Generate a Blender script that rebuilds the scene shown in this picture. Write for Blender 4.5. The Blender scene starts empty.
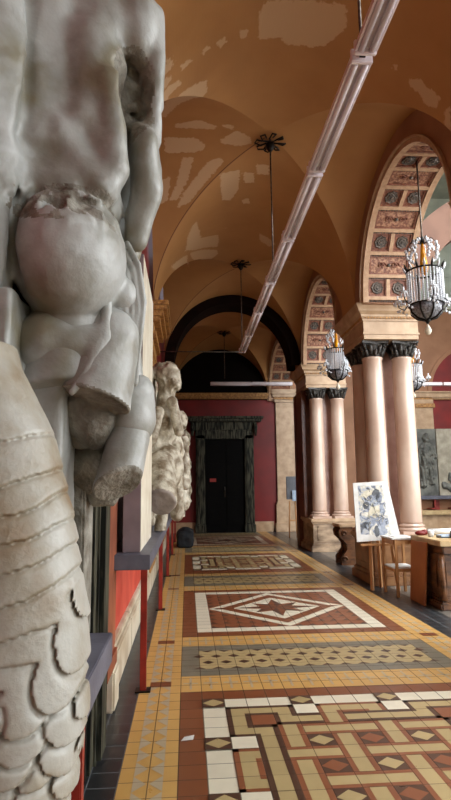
import bpy, bmesh, math, random
import numpy as np
from mathutils import Vector, Matrix
PI=math.pi
C=bpy.context.scene.collection
random.seed(7)
def L(r,g,b):
    f=lambda v:(v/255/12.92) if v/255<=.04045 else ((v/255+.055)/1.055)**2.4
    return (f(r),f(g),f(b),1)
# ---------------------------------------------------------------- materials
def newmat(name):
    m=bpy.data.materials.new(name); m.use_nodes=True
    nt=m.node_tree; b=nt.nodes['Principled BSDF']; return m,nt,b
def ND(nt,t,**k):
    n=nt.nodes.new(t)
    for a,v in k.items(): setattr(n,a,v)
    return n
def mat(name,c1,c2=None,scale=4,rough=.6,bump=0,bscale=40,metal=0,spec=.5,detail=5,lo=.35,hi=.65,stretch=None,c3=None,coat=0):
    m,nt,b=newmat(name)
    b.inputs['Roughness'].default_value=rough; b.inputs['Metallic'].default_value=metal
    b.inputs['Specular IOR Level'].default_value=spec; b.inputs['Coat Weight'].default_value=coat
    b.inputs['Base Color'].default_value=c1
    tc=ND(nt,'ShaderNodeTexCoord'); src=tc.outputs['Object']
    if stretch:
        mp=ND(nt,'ShaderNodeMapping'); mp.inputs['Scale'].default_value=stretch
        nt.links.new(src,mp.inputs['Vector']); src=mp.outputs['Vector']
    if c2:
        n=ND(nt,'ShaderNodeTexNoise'); n.inputs['Scale'].default_value=scale; n.inputs['Detail'].default_value=detail
        nt.links.new(src,n.inputs['Vector'])
        r=ND(nt,'ShaderNodeValToRGB'); r.color_ramp.elements[0].position=lo; r.color_ramp.elements[1].position=hi
        r.color_ramp.elements[0].color=c1; r.color_ramp.elements[1].color=c2
        if c3:
            e=r.color_ramp.elements.new(min(.98,hi+.1)); e.color=c3
        nt.links.new(n.outputs['Fac'],r.inputs['Fac']); nt.links.new(r.outputs['Color'],b.inputs['Base Color'])
    if bump:
        n2=ND(nt,'ShaderNodeTexNoise'); n2.inputs['Scale'].default_value=bscale; n2.inputs['Detail'].default_value=6
        nt.links.new(src,n2.inputs['Vector'])
        bp=ND(nt,'ShaderNodeBump'); bp.inputs['Strength'].default_value=bump; bp.inputs['Distance'].default_value=.02
        nt.links.new(n2.outputs['Fac'],bp.inputs['Height']); nt.links.new(bp.outputs['Normal'],b.inputs['Normal'])
    return m
TS=.164
def tilemat(name,c1,c2,rough=.3,grout=(70,58,45),gw=.02,ts=TS,ox=-.38,oy=4.5,var=.25,gstr=.8):
    m,nt,b=newmat(name); lk=nt.links.new
    g=ND(nt,'ShaderNodeNewGeometry'); sp=ND(nt,'ShaderNodeSeparateXYZ'); lk(g.outputs['Position'],sp.inputs[0])
    def M(op,a,bv=None,c=None):
        n=ND(nt,'ShaderNodeMath',operation=op)
        for i,v in enumerate((a,bv,c)):
            if v is None: continue
            if isinstance(v,(int,float)): n.inputs[i].default_value=v
            else: lk(v,n.inputs[i])
        return n.outputs[0]
    cells=[];line=[]
    for ax,o in (('X',ox),('Y',oy)):
        t=M('DIVIDE',M('SUBTRACT',sp.outputs[ax],o),ts)
        cells.append(M('FLOOR',t)); fr=M('FRACT',t)
        line.append(M('MINIMUM',fr,M('SUBTRACT',1.0,fr)))
    d=M('MINIMUM',line[0],line[1])
    isg=M('LESS_THAN',d,gw)
    cb=ND(nt,'ShaderNodeCombineXYZ'); lk(cells[0],cb.inputs[0]); lk(cells[1],cb.inputs[1])
    wn=ND(nt,'ShaderNodeTexWhiteNoise'); lk(cb.outputs[0],wn.inputs['Vector'])
    nz=ND(nt,'ShaderNodeTexNoise'); nz.inputs['Scale'].default_value=9; nz.inputs['Detail'].default_value=6; lk(g.outputs['Position'],nz.inputs['Vector'])
    f=M('ADD',M('MULTIPLY',wn.outputs['Value'],var),M('MULTIPLY',nz.outputs['Fac'],.9-var))
    mx=ND(nt,'ShaderNodeMix',data_type='RGBA'); lk(f,mx.inputs['Factor']); mx.inputs['A'].default_value=c1; mx.inputs['B'].default_value=c2
    mg=ND(nt,'ShaderNodeMix',data_type='RGBA'); lk(M('MULTIPLY',isg,gstr),mg.inputs['Factor']); lk(mx.outputs['Result'],mg.inputs['A']); mg.inputs['B'].default_value=L(*grout)
    lk(mg.outputs['Result'],b.inputs['Base Color'])
    rr=M('ADD',M('MULTIPLY',nz.outputs['Fac'],.25),rough-.1); lk(M('ADD',rr,M('MULTIPLY',isg,.3)),b.inputs['Roughness'])
    bp=ND(nt,'ShaderNodeBump'); bp.inputs['Strength'].default_value=.5; bp.inputs['Distance'].default_value=.003
    lk(M('SUBTRACT',M('MULTIPLY',nz.outputs['Fac'],.3),isg),bp.inputs['Height']); lk(bp.outputs['Normal'],b.inputs['Normal'])
    return m
MT={}
MT['yellow']=tilemat('yellow_tile',L(188,142,74),L(214,172,104))
MT['ygrey']=tilemat('lavender_tile_inlay',L(172,155,128),L(190,172,140),gstr=.3)
MT['brown']=tilemat('redbrown_tile',L(106,56,32),L(140,84,50))
MT['white']=tilemat('cream_tile',L(205,196,172),L(235,226,202))
MT['tan']=tilemat('khaki_tile',L(160,140,98),L(190,168,120),gstr=.6)
MT['dark']=tilemat('darkbrown_tile',L(66,44,34),L(92,64,48),gstr=.3)
MT['terra']=tilemat('terracotta_tile',L(120,70,44),L(148,90,60),gstr=.5)
MT['grey']=tilemat('grey_tile',L(104,98,84),L(130,122,102))
MT['black']=tilemat('black_tile',L(32,33,34),L(54,55,56),grout=(112,116,120),gw=.022,oy=.03,gstr=.7)
MT['stone']=tilemat('grey_stone_slab',L(88,84,78),L(120,112,102),ts=.6,gw=.008,ox=0,oy=0)
MT['plaster']=mat('cast_plaster',L(158,159,156),L(128,127,119),scale=4,rough=.4,bump=.10,bscale=60,lo=.40,hi=.56,c3=L(116,110,92))
MT['snake']=mat('serpent_plaster',L(164,162,154),L(142,134,118),scale=6,rough=.42,bump=.12,bscale=70,lo=.42,hi=.6,c3=L(124,106,82))
MT['broken']=mat('broken_plaster',L(142,138,128),L(92,85,73),scale=9,rough=.8,bump=1.0,bscale=26,lo=.35,hi=.65)
MT['relief']=mat('relief_plaster',L(200,192,174),L(128,112,90),scale=9,rough=.6,bump=.6,bscale=34,lo=.4,hi=.62)
MT['darkrelief']=mat('grey_relief_plaster',L(120,120,112),L(66,66,62),scale=3,rough=.6,bump=.6,bscale=20)
MT['redwall']=mat('red_painted_wall',L(122,7,3),L(98,6,3),scale=1.5,rough=.55,bump=.08)
MT['pinkred']=mat('faded_red_paint',L(206,84,64),L(184,58,42),scale=3,rough=.6)
MT['rednave']=mat('dark_red_niche',L(128,14,10),L(104,10,8),scale=2,rough=.6)
MT['tanwall']=mat('tan_plaster',L(160,114,82),L(142,98,68),scale=2,rough=.6,bump=.1)
MT['ochre']=mat('ochre_carved_trim',L(190,140,76),L(132,88,44),scale=18,rough=.5,bump=.5,bscale=30)
MT['cream']=mat('cream_stone_trim',L(190,160,128),L(166,134,102),scale=5,rough=.42,bump=.08)
MT['brownstone']=mat('brown_marble_shaft',L(120,74,52),L(88,50,36),scale=4,rough=.35)
MT['marble']=mat('pale_polished_marble',L(206,182,164),L(180,150,132),scale=3,rough=.22,stretch=(1,1,.4),coat=.15)
MT['core']=mat('mauve_marble',L(196,160,146),L(172,132,118),scale=4,rough=.35)
MT['cutstone']=mat('cut_plaster_face',L(158,146,138),L(136,124,116),scale=8,rough=.6,bump=.2)
MT['smoke']=mat('smoky_crystal',L(150,150,156),L(84,82,84),scale=40,rough=.15)
MT['palestone']=mat('pale_relief_stone',L(176,168,150),L(140,132,116),scale=4,rough=.6,bump=.3)
MT['courtarch']=mat('court_arch_paint',L(122,90,74),L(106,76,62),scale=2,rough=.7)
MT['bronze']=mat('dark_bronze_capital',L(84,80,76),L(32,29,27),scale=26,rough=.38,metal=.3,bump=.4,bscale=50)
MT['iron']=mat('dark_iron',L(44,40,36),L(22,20,18),scale=20,rough=.45,metal=.7)
MT['pedestal']=mat('brown_stone_pedestal',L(156,112,74),L(110,72,44),scale=3,rough=.4,stretch=(1,1,2))
MT['pedgrey']=mat('grey_veined_pedestal',L(176,150,122),L(104,82,62),scale=3,rough=.4,stretch=(1,1,2.5))
MT['frame']=mat('grey_green_marble',L(84,82,68),L(24,25,21),scale=7,rough=.7,spec=.2,stretch=(3,3,.35),lo=.4,hi=.58)
MT['doordark']=mat('black_stained_door',L(7,6,5),L(4,3,3),scale=6,rough=.7,spec=.1)
MT['shelf']=mat('lavender_grey_paint',L(98,98,110),L(78,78,90),scale=5,rough=.5,bump=.1)
MT['mauve']=mat('mauve_paint',L(134,118,122),L(118,102,106),scale=4,rough=.6)
MT['ivory']=mat('ivory_paint',L(234,226,208),L(216,204,182),scale=5,rough=.5)
MT['redpost']=mat('red_painted_steel',L(150,42,30),L(122,32,24),scale=9,rough=.4)
MT['redbrownst']=mat('redbrown_stone',L(156,88,58),L(116,60,40),scale=6,rough=.5,stretch=(1,1,.6))
MT['plinth']=mat('worn_cream_plinth',L(210,198,176),L(184,166,140),scale=2.5,rough=.6,bump=.05,lo=.45,hi=.62)
MT['oak']=mat('tan_wood',L(196,146,96),L(164,112,66),scale=5,rough=.5,stretch=(6,6,.6))
MT['walnut']=mat('dark_carved_wood',L(118,76,44),L(70,42,24),scale=6,rough=.4,stretch=(1,1,3))
MT['orangewood']=mat('orange_brown_board',L(172,106,56),L(152,88,44),scale=3,rough=.55)
MT['tabletop']=mat('pale_table_top',L(198,172,128),L(168,138,96),scale=6,rough=.5)
MT['paper']=mat('white_paper',L(214,212,208),L(198,194,188),scale=8,rough=.7)
MT['lampmetal']=mat('white_enamel_reflector',L(240,230,234),L(224,212,218),scale=6,rough=.4)
MT['tube']=mat('unlit_lamp_tube',L(236,228,234),L(222,212,222),scale=3,rough=.15)
MT['steel']=mat('grey_steel_rod',L(120,112,104),L(84,76,68),scale=20,rough=.35,metal=.8)
MT['coffer']=mat('coffer_red_field',L(148,96,72),L(108,62,48),scale=24,rough=.6,bump=.6,bscale=34)
MT['coftan']=mat('coffer_tan_rib',L(190,154,122),L(172,134,102),scale=16,rough=.6,bump=.4,bscale=60)
MT['cofgrey']=mat('coffer_rosette_grey',L(112,98,86),L(48,42,38),scale=30,rough=.6,bump=.4,bscale=60)
MT['amber']=mat('amber_glass',L(232,160,20),L(190,110,10),scale=10,rough=.1)
MT['navy']=mat('dark_navy_cloth',L(18,24,32),L(9,12,18),scale=8,rough=.8,bump=.4,bscale=12)
MT['signgrey']=mat('grey_sign_panel',L(110,112,118),L(92,94,100),scale=3,rough=.4)
MT['signblue']=mat('pale_blue_leaflet',L(150,176,206),L(196,208,220),scale=20,rough=.5)
MT['skywall']=mat('pale_green_grey_plaster',L(176,184,170),L(152,160,148),scale=2,rough=.7)
MT['lunetteshade']=mat('black_shadowed_wall',L(16,9,6),L(10,6,4),scale=2,rough=.9,spec=.1)  # darkness of the far lunette put into the wall colour
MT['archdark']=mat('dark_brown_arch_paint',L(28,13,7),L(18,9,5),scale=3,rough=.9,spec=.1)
m,nt,b=newmat('crystal'); b.inputs['Base Color'].default_value=(.86,.88,.92,1); b.inputs['Roughness'].default_value=.08; b.inputs['Transmission Weight'].default_value=.2; b.inputs['IOR'].default_value=1.5; MT['crystal']=m
m,nt,b=newmat('skylight_glass'); b.inputs['Base Color'].default_value=(.9,.95,1,1); b.inputs['Emission Color'].default_value=(.93,.965,1,1); b.inputs['Emission Strength'].default_value=9; MT['sky']=m
MT['rosegold']=mat('scroll_relief_red',L(176,130,100),L(122,76,58),scale=26,rough=.55,bump=.7,bscale=36,lo=.42,hi=.56)
# drawing on the easel : coloured blotches
def drawing_mat():
    m,nt,b=newmat('charcoal_watercolour_drawing'); lk=nt.links.new
    tc=ND(nt,'ShaderNodeTexCoord')
    n=ND(nt,'ShaderNodeTexNoise'); n.inputs['Scale'].default_value=7; n.inputs['Detail'].default_value=4; n.inputs['Distortion'].default_value=1.6; lk(tc.outputs['Object'],n.inputs['Vector'])
    r=ND(nt,'ShaderNodeValToRGB'); e=r.color_ramp.elements; e[0].position=.3; e[0].color=L(84,84,86); e[1].position=.72; e[1].color=L(226,220,208)
    for p,c in ((.4,L(108,112,124)),(.47,L(160,166,178)),(.53,L(180,174,158)),(.6,L(204,198,186))):
        x=e.new(p); x.color=c
    lk(n.outputs['Fac'],r.inputs['Fac']); lk(r.outputs['Color'],b.inputs['Base Color']); b.inputs['Roughness'].default_value=.8
    return m
MT['drawing']=drawing_mat()
MT['charcoal']=mat('charcoal_stroke',L(70,72,78),L(96,98,100),scale=20,rough=.8)
MT['bluewash']=mat('blue_wash',L(122,128,142),L(166,172,182),scale=18,rough=.8)
MT['sandwash']=mat('sand_wash',L(176,168,144),L(204,196,178),scale=18,rough=.8)
def vault_mat():
    m,nt,b=newmat('painted_vault_plaster'); lk=nt.links.new
    at=ND(nt,'ShaderNodeAttribute',attribute_name='patch')
    tc=ND(nt,'ShaderNodeTexCoord')
    n=ND(nt,'ShaderNodeTexNoise'); n.inputs['Scale'].default_value=2.2; n.inputs['Detail'].default_value=8; lk(tc.outputs['Object'],n.inputs['Vector'])
    n2=ND(nt,'ShaderNodeTexNoise'); n2.inputs['Scale'].default_value=22; n2.inputs['Detail'].default_value=4; lk(tc.outputs['Object'],n2.inputs['Vector'])
    a=ND(nt,'ShaderNodeMix',data_type='RGBA'); a.inputs['A'].default_value=L(188,138,84); a.inputs['B'].default_value=L(162,112,62); lk(n.outputs['Fac'],a.inputs['Factor'])
    # edge noise on patches
    ad=ND(nt,'ShaderNodeMath',operation='ADD'); lk(at.outputs['Fac'],ad.inputs[0])
    su=ND(nt,'ShaderNodeMath',operation='MULTIPLY_ADD'); lk(n2.outputs['Fac'],su.inputs[0]); su.inputs[1].default_value=.5; su.inputs[2].default_value=-.25; lk(su.outputs[0],ad.inputs[1])
    r=ND(nt,'ShaderNodeValToRGB'); r.color_ramp.elements[0].position=.46; r.color_ramp.elements[1].position=.54; lk(ad.outputs[0],r.inputs['Fac'])
    f=ND(nt,'ShaderNodeMath',operation='MULTIPLY'); lk(r.outputs['Color'],f.inputs[0]); f.inputs[1].default_value=.85
    x=ND(nt,'ShaderNodeMix',data_type='RGBA'); lk(f.outputs[0],x.inputs['Factor']); lk(a.outputs['Result'],x.inputs['A']); x.inputs['B'].default_value=L(206,172,134)
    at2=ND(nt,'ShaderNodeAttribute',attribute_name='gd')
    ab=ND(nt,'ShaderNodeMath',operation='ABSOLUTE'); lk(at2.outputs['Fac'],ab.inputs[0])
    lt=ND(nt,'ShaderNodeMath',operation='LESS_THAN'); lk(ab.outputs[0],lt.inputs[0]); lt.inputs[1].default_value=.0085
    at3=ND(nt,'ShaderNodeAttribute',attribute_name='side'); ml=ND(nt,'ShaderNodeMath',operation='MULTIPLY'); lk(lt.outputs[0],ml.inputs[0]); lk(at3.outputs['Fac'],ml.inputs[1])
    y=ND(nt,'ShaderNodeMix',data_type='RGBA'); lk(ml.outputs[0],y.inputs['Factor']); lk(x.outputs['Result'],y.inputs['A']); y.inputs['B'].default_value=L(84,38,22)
    lk(y.outputs['Result'],b.inputs['Base Color']); b.inputs['Roughness'].default_value=.6
    bp=ND(nt,'ShaderNodeBump'); bp.inputs['Strength'].default_value=.1; lk(n2.outputs['Fac'],bp.inputs['Height']); lk(bp.outputs['Normal'],b.inputs['Normal'])
    return m
MT['vault']=vault_mat()
# ---------------------------------------------------------------- mesh helpers
class MB:
    def __init__(s): s.v=[];s.f=[];s.m=[];s.mats=[];s.sm=[]
    def mi(s,m):
        if m not in s.mats: s.mats.append(m)
        return s.mats.index(m)
    def add(s,vs,fs,m=None,smooth=False):
        o=len(s.v); s.v+= [tuple(map(float,v)) for v in vs]
        k=s.mi(m) if m else 0
        for f in fs: s.f.append(tuple(i+o for i in f)); s.m.append(k); s.sm.append(smooth)
        return s
    def box(s,x0,x1,y0,y1,z0,z1,m=None,bev=0):
        if bev:
            bm=bmesh.new(); bmesh.ops.create_cube(bm,size=1)
            bmesh.ops.scale(bm,vec=(x1-x0,y1-y0,z1-z0),verts=bm.verts); bmesh.ops.translate(bm,vec=((x0+x1)/2,(y0+y1)/2,(z0+z1)/2),verts=bm.verts)
            bmesh.ops.bevel(bm,geom=bm.edges[:],offset=bev,segments=2,affect='EDGES')
            s.bm(bm,m); return s
        v=[(x,y,z) for x in (x0,x1) for y in (y0,y1) for z in (z0,z1)]
        s.add(v,[(0,1,3,2),(4,6,7,5),(0,4,5,1),(2,3,7,6),(0,2,6,4),(1,5,7,3)],m); return s
    def bm(s,bm,m=None,smooth=False):
        bm.verts.index_update()
        s.add([v.co for v in bm.verts],[[v.index for v in f.verts] for f in bm.faces],m,smooth); bm.free(); return s
    def tube(s,pts,r,m=None,n=10,smooth=True,cap=True):
        pts=[Vector(p) for p in pts]; rs=r if isinstance(r,(list,tuple)) else [r]*len(pts)
        vs=[];fs=[]
        ref=None
        for i,p in enumerate(pts):
            t=(pts[min(i+1,len(pts)-1)]-pts[max(i-1,0)]).normalized()
            if ref is None: ref=Vector((0,0,1)) if abs(t.z)<.9 else Vector((1,0,0))
            a=t.cross(ref).normalized(); b=t.cross(a).normalized(); ref=a.cross(t).normalized() if False else ref
            for k in range(n):
                th=2*PI*k/n; vs.append(p+rs[i]*(math.cos(th)*a+math.sin(th)*b))
        for i in range(len(pts)-1):
            for k in range(n): fs.append((i*n+k,i*n+(k+1)%n,(i+1)*n+(k+1)%n,(i+1)*n+k))
        if cap: fs.append(tuple(range(n))[::-1]); fs.append(tuple((len(pts)-1)*n+k for k in range(n)))
        s.add(vs,fs,m,smooth); return s
    def lathe(s,prof,c=(0,0,0),m=None,n=24,smooth=True,sq=False):
        vs=[];fs=[]
        for r,z in prof:
            for k in range(n):
                th=2*PI*k/n
                vs.append((c[0]+r*math.cos(th),c[1]+r*math.sin(th),c[2]+z))
        for i in range(len(prof)-1):
            for k in range(n): fs.append((i*n+k,i*n+(k+1)%n,(i+1)*n+(k+1)%n,(i+1)*n+k))
        fs.append(tuple(range(n))[::-1]); fs.append(tuple((len(prof)-1)*n+k for k in range(n)))
        s.add(vs,fs,m,smooth); return s
    def sphere(s,c,r,m=None,sub=2):
        bm=bmesh.new(); bmesh.ops.create_icosphere(bm,subdivisions=sub,radius=1)
        rr=r if isinstance(r,(tuple,list)) else (r,r,r)
        for v in bm.verts: v.co=Vector((v.co.x*rr[0]+c[0],v.co.y*rr[1]+c[1],v.co.z*rr[2]+c[2]))
        return s.bm(bm,m,True)
    def prism(s,poly,d0,d1,axis=1,m=None):
        # poly in the two other axes, extruded along axis
        def P(a,b,d): return [(d,a,b),(a,d,b),(a,b,d)][axis]
        n=len(poly); vs=[P(a,b,d0) for a,b in poly]+[P(a,b,d1) for a,b in poly]
        fs=[tuple(range(n)),tuple(range(n,2*n))[::-1]]+[(i,(i+1)%n,n+(i+1)%n,n+i)[::-1] for i in range(n)]
        s.add(vs,fs,m); return s
    def build(s,name,m=None,parent=None,origin=None,recalc=True):
        me=bpy.data.meshes.new(name)
        o0=Vector(origin) if origin else Vector((0,0,0))
        me.from_pydata([tuple(Vector(v)-o0) for v in s.v],[],s.f)
        if s.mats:
            for k in s.mats: me.materials.append(MT[k] if isinstance(k,str) else k)
            me.polygons.foreach_set('material_index',s.m)
        elif m: me.materials.append(MT[m] if isinstance(m,str) else m)
        me.polygons.foreach_set('use_smooth',s.sm)
        me.update()
        if recalc:
            bm=bmesh.new(); bm.from_mesh(me); bmesh.ops.recalc_face_normals(bm,faces=bm.faces); bm.to_mesh(me); bm.free()
        o=bpy.data.objects.new(name,me); C.objects.link(o); o.location=o0
        if parent is not None:
            o.parent=parent
            if origin: o.location=o0-parent.location
        return o
def struct(o): o['kind']='structure'; return o
def thing(name,label,cat,loc=(0,0,0),rz=0,group=None):
    o=bpy.data.objects.new(name,None); C.objects.link(o); o.location=loc; o.rotation_euler=(0,0,rz); o['label']=label; o['category']=cat
    if group: o['group']=group
    o.empty_display_size=.1
    return o
def tag(o,label,cat,group=None):
    o['label']=label; o['category']=cat
    if group: o['group']=group
    return o
def dup(o,loc=None,rz=None,label=None,parent=None):
    c=o.copy(); C.objects.link(c)
    if parent is not None: c.parent=parent
    if loc is not None: c.location=loc
    if rz is not None: c.rotation_euler=(0,0,rz)
    if label: c['label']=label
    for ch in list(o.children): dup(ch,parent=c)
    return c
def nocat(o):
    return o
# ---------------------------------------------------------------- sculpting with distance fields
_rng=np.random.RandomState(3); _lat=_rng.rand(32,32,32)
def vnoise(P,s):
    q=P*s; i=np.floor(q).astype(int); f=q-i; f=f*f*(3-2*f); r=0
    for a in (0,1):
        for b in (0,1):
            for c in (0,1):
                w=(f[...,0] if a else 1-f[...,0])*(f[...,1] if b else 1-f[...,1])*(f[...,2] if c else 1-f[...,2])
                r=r+w*_lat[(i[...,0]+a)&31,(i[...,1]+b)&31,(i[...,2]+c)&31]
    return r-.5
def ell(P,c,r,rot=None):
    d=P-np.array(c)
    if rot is not None:
        R_=np.array(Matrix.Rotation(math.radians(rot[1]),3,rot[0])); d=d@R_
    k=d/np.array(r); n=np.sqrt((k*k).sum(-1)); return (n-1)*min(r)
def cap(P,a,b,ra,rb=None):
    rb=ra if rb is None else rb
    a=np.array(a);b=np.array(b);ab=b-a;d=P-a
    t=np.clip((d@ab)/(ab@ab),0,1); return np.sqrt(((d-t[...,None]*ab)**2).sum(-1))-(ra+(rb-ra)*t)
def chain(P,pts,rs,k=.03):
    r=None
    for i in range(len(pts)-1):
        d=cap(P,pts[i],pts[i+1],rs[i],rs[i+1]); r=d if r is None else np.minimum(r,d)
    return r
def bx(P,lo,hi,r=.01):
    lo=np.array(lo);hi=np.array(hi);c=(lo+hi)/2;h=(hi-lo)/2-r
    q=np.abs(P-c)-h; return np.sqrt((np.maximum(q,0)**2).sum(-1))+np.minimum(q.max(-1),0)-r
def U(a,b,k=.03):
    h=np.clip(.5+.5*(b-a)/k,0,1); return b*(1-h)+a*h-k*h*(1-h)
def S(a,b,k=.02): return -U(-a,b,k)
def plane(P,p,n):
    n=np.array(n,float); n/=np.linalg.norm(n); return (P-np.array(p))@n
def I(a,b,k=.008): return -U(-a,-b,k)
def nets(f,lo,hi,h):
    lo=np.array(lo,float); n=np.ceil((np.array(hi)-lo)/h).astype(int)+1
    ax=[lo[i]+h*np.arange(n[i]) for i in range(3)]
    D=np.empty(n,np.float32)
    for i in range(0,n[0],24):
        G=np.stack(np.meshgrid(ax[0][i:i+24],ax[1],ax[2],indexing='ij'),-1); D[i:i+24]=f(G)
    D[0]=D[-1]=1;D[:,0]=D[:,-1]=1;D[:,:,0]=D[:,:,-1]=1
    s=D<0
    c=[s[a:n[0]-1+a,b:n[1]-1+b,d:n[2]-1+d] for a in (0,1) for b in (0,1) for d in (0,1)]
    cnt=sum(x.astype(np.int8) for x in c); act=(cnt>0)&(cnt<8)
    idx=-np.ones(act.shape,int); A=np.argwhere(act); idx[tuple(A.T)]=np.arange(len(A))
    V=np.zeros((len(A),3)); W=np.zeros(len(A))
    cor=[(a,b,d) for a in (0,1) for b in (0,1) for d in (0,1)]
    for p in range(8):
        for q in range(p+1,8):
            if sum(abs(cor[p][k]-cor[q][k]) for k in range(3))!=1: continue
            dp=D[tuple((A+cor[p]).T)];dq=D[tuple((A+cor[q]).T)]; m_=(dp<0)!=(dq<0)
            t=np.where(m_,dp/np.where(dp-dq==0,1,dp-dq),0)
            P=np.array(cor[p])+t[:,None]*(np.array(cor[q])-np.array(cor[p]))
            V[m_]+=P[m_];W+=m_
    V=V/W[:,None]; V=(V+A)*h+lo
    F=[]
    for k in range(3):
        e=[0,0,0];e[k]=1;u=[0,0,0];u[(k+1)%3]=1;v=[0,0,0];v[(k+2)%3]=1
        u=np.array(u);v=np.array(v)
        s0=s[:n[0]-e[0],:n[1]-e[1],:n[2]-e[2]];s1=s[e[0]:,e[1]:,e[2]:]
        E=np.argwhere(s0!=s1); sg=s0[tuple(E.T)]
        ok=(E[:,(k+1)%3]>0)&(E[:,(k+2)%3]>0)
        E=E[ok];sg=sg[ok]
        q=np.stack([idx[tuple((E-u-v).T)],idx[tuple((E-v).T)],idx[tuple(E.T)],idx[tuple((E-u).T)]],1)
        q[~sg]=q[~sg][:,::-1]; F.append(q)
    F=np.concatenate(F); F=F[(F>=0).all(1)]
    return V,F
def sculpt(name,f,lo,hi,h,m,parent=None,smooth=1,m2=None,sel=None,origin=None):
    V,F=nets(f,lo,hi,h)
    o0=np.array(origin) if origin is not None else np.zeros(3)
    me=bpy.data.meshes.new(name)
    me.vertices.add(len(V)); me.vertices.foreach_set('co',(V-o0).astype(np.float32).ravel())
    me.loops.add(F.size); me.loops.foreach_set('vertex_index',F.astype(np.int32).ravel())
    me.polygons.add(len(F)); me.polygons.foreach_set('loop_start',np.arange(0,F.size,4,dtype=np.int32)); me.polygons.foreach_set('loop_total',np.full(len(F),4,np.int32))
    me.materials.append(MT[m])
    if m2:
        me.materials.append(MT[m2]); cc=V[F].mean(1); me.polygons.foreach_set('material_index',sel(cc).astype(np.int32))
    me.polygons.foreach_set('use_smooth',np.ones(len(F),bool))
    me.update(calc_edges=True); me.validate()
    o=bpy.data.objects.new(name,me); C.objects.link(o); o.location=tuple(o0)
    if parent is not None: o.parent=parent; o.location=Vector(o0)-parent.location
    if smooth:
        md=o.modifiers.new('smooth','SMOOTH'); md.factor=.5; md.iterations=smooth
    return o
# ---------------------------------------------------------------- camera
def camera():
    p,y,r=.151820581,.0695457289,-.0114057172
    f=Vector((math.sin(y)*math.cos(p),math.cos(y)*math.cos(p),math.sin(p))); rt=Vector((math.cos(y),-math.sin(y),0)); up=rt.cross(f)
    r2=math.cos(r)*rt+math.sin(r)*up; u2=-math.sin(r)*rt+math.cos(r)*up
    cd=bpy.data.cameras.new('camera'); o=bpy.data.objects.new('camera',cd); C.objects.link(o)
    Mx=Matrix((r2,u2,-f)).transposed().to_4x4(); Mx.translation=Vector((0,0,1.6)); o.matrix_world=Mx
    cd.sensor_fit='VERTICAL'; cd.sensor_height=36; cd.lens=557.56/800*36; cd.clip_start=.05
    bpy.context.scene.camera=o
camera()
# ---------------------------------------------------------------- floor
FX,FP=.11,4.5
fl=MB(); seen=set()
def rect(x0,x1,y0,y1,m,l=0): 
    k=(round(x0,3),round(y0,3),round(x1,3),round(y1,3),l)
    if k in seen: return
    seen.add(k)
    z=l*.0006; fl.add([(x0,y0,z),(x1,y0,z),(x1,y1,z),(x0,y1,z)],[(0,1,2,3)],m)
def poly(pts,m,l=0):
    k=(round(sum(p[0] for p in pts),3),round(sum(p[1] for p in pts),3),l)
    if k in seen: return
    seen.add(k); fl.add([(x,y,l*.0006) for x,y in pts],[tuple(range(len(pts)))],m)
rect(-.8,12,-5,19.7,'stone',0)
rect(-.8,-.38,-5,19.7,'black',1); rect(2.736,3.15,-5,19.7,'black',1)
rect(-.38,2.736,-5,19.7,'yellow',1)
def ystar(x,y,s=.082,l=3):   # lavender inlay around a yellow lozenge
    a=s; poly([(x-a,y-a),(x-a*.1,y-a),(x-a,y-a*.0)],'ygrey',l); poly([(x+a,y-a),(x+a,y-a*.0),(x+a*.1,y-a)],'ygrey',l)
    poly([(x+a,y+a),(x+a*.1,y+a),(x+a,y+a*.0)],'ygrey',l); poly([(x-a,y+a),(x-a,y+a*.0),(x-a*.1,y+a)],'ygrey',l)
for xc in (-.38+TS,2.41+TS):
    y=-2.
    while y<15.5:
        ystar(xc,y); y+=TS
# cross bands (y0,y1) per the pavement: yellow / grey / yellow
X0,X1=-.054,2.41
def lozenge(cx,cy,w,h,m,l): poly([(cx-w,cy),(cx,cy-h),(cx+w,cy),(cx,cy+h)],m,l)
def greyband(y0,y1):
    rect(X0,X1,y0,y1,'grey',2); d=(y1-y0)/5
    rect(FX,FX+13*TS,y0+d,y1-d,'tan',3)
    for j in range(4):
        for i in range(14):
            if (i+j)%1==0:
                x=FX+i*TS+(.5*TS if j%2 else 0); y=y0+d+j*d
                if x>FX+13*TS+.001: continue
                w=.056;h=.05
                if j in(0,3):
                    s=1 if j==0 else -1
                    poly([(x-w,y),(x,y+s*h),(x+w,y)][::s],'dark',4)
                else: lozenge(x,y,w,h,'dark',4)
def cross_yellow(y0,y1):
    n=15; yc=(y0+y1)/2
    for i in range(n):
        x=X0+TS*(i+.5); rect(x-.009,x+.009,y0+.03,y1-.03,'ygrey',3); rect(x-.06,x+.06,yc-.012,yc+.012,'ygrey',3)
    for x in (-.38+TS,2.41+TS): rect(x-.085,x+.085,yc-.06,yc+.06,'brown',4)
def brownring(y0,y1): rect(X0,X1,y0,y1,'brown',2)
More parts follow.
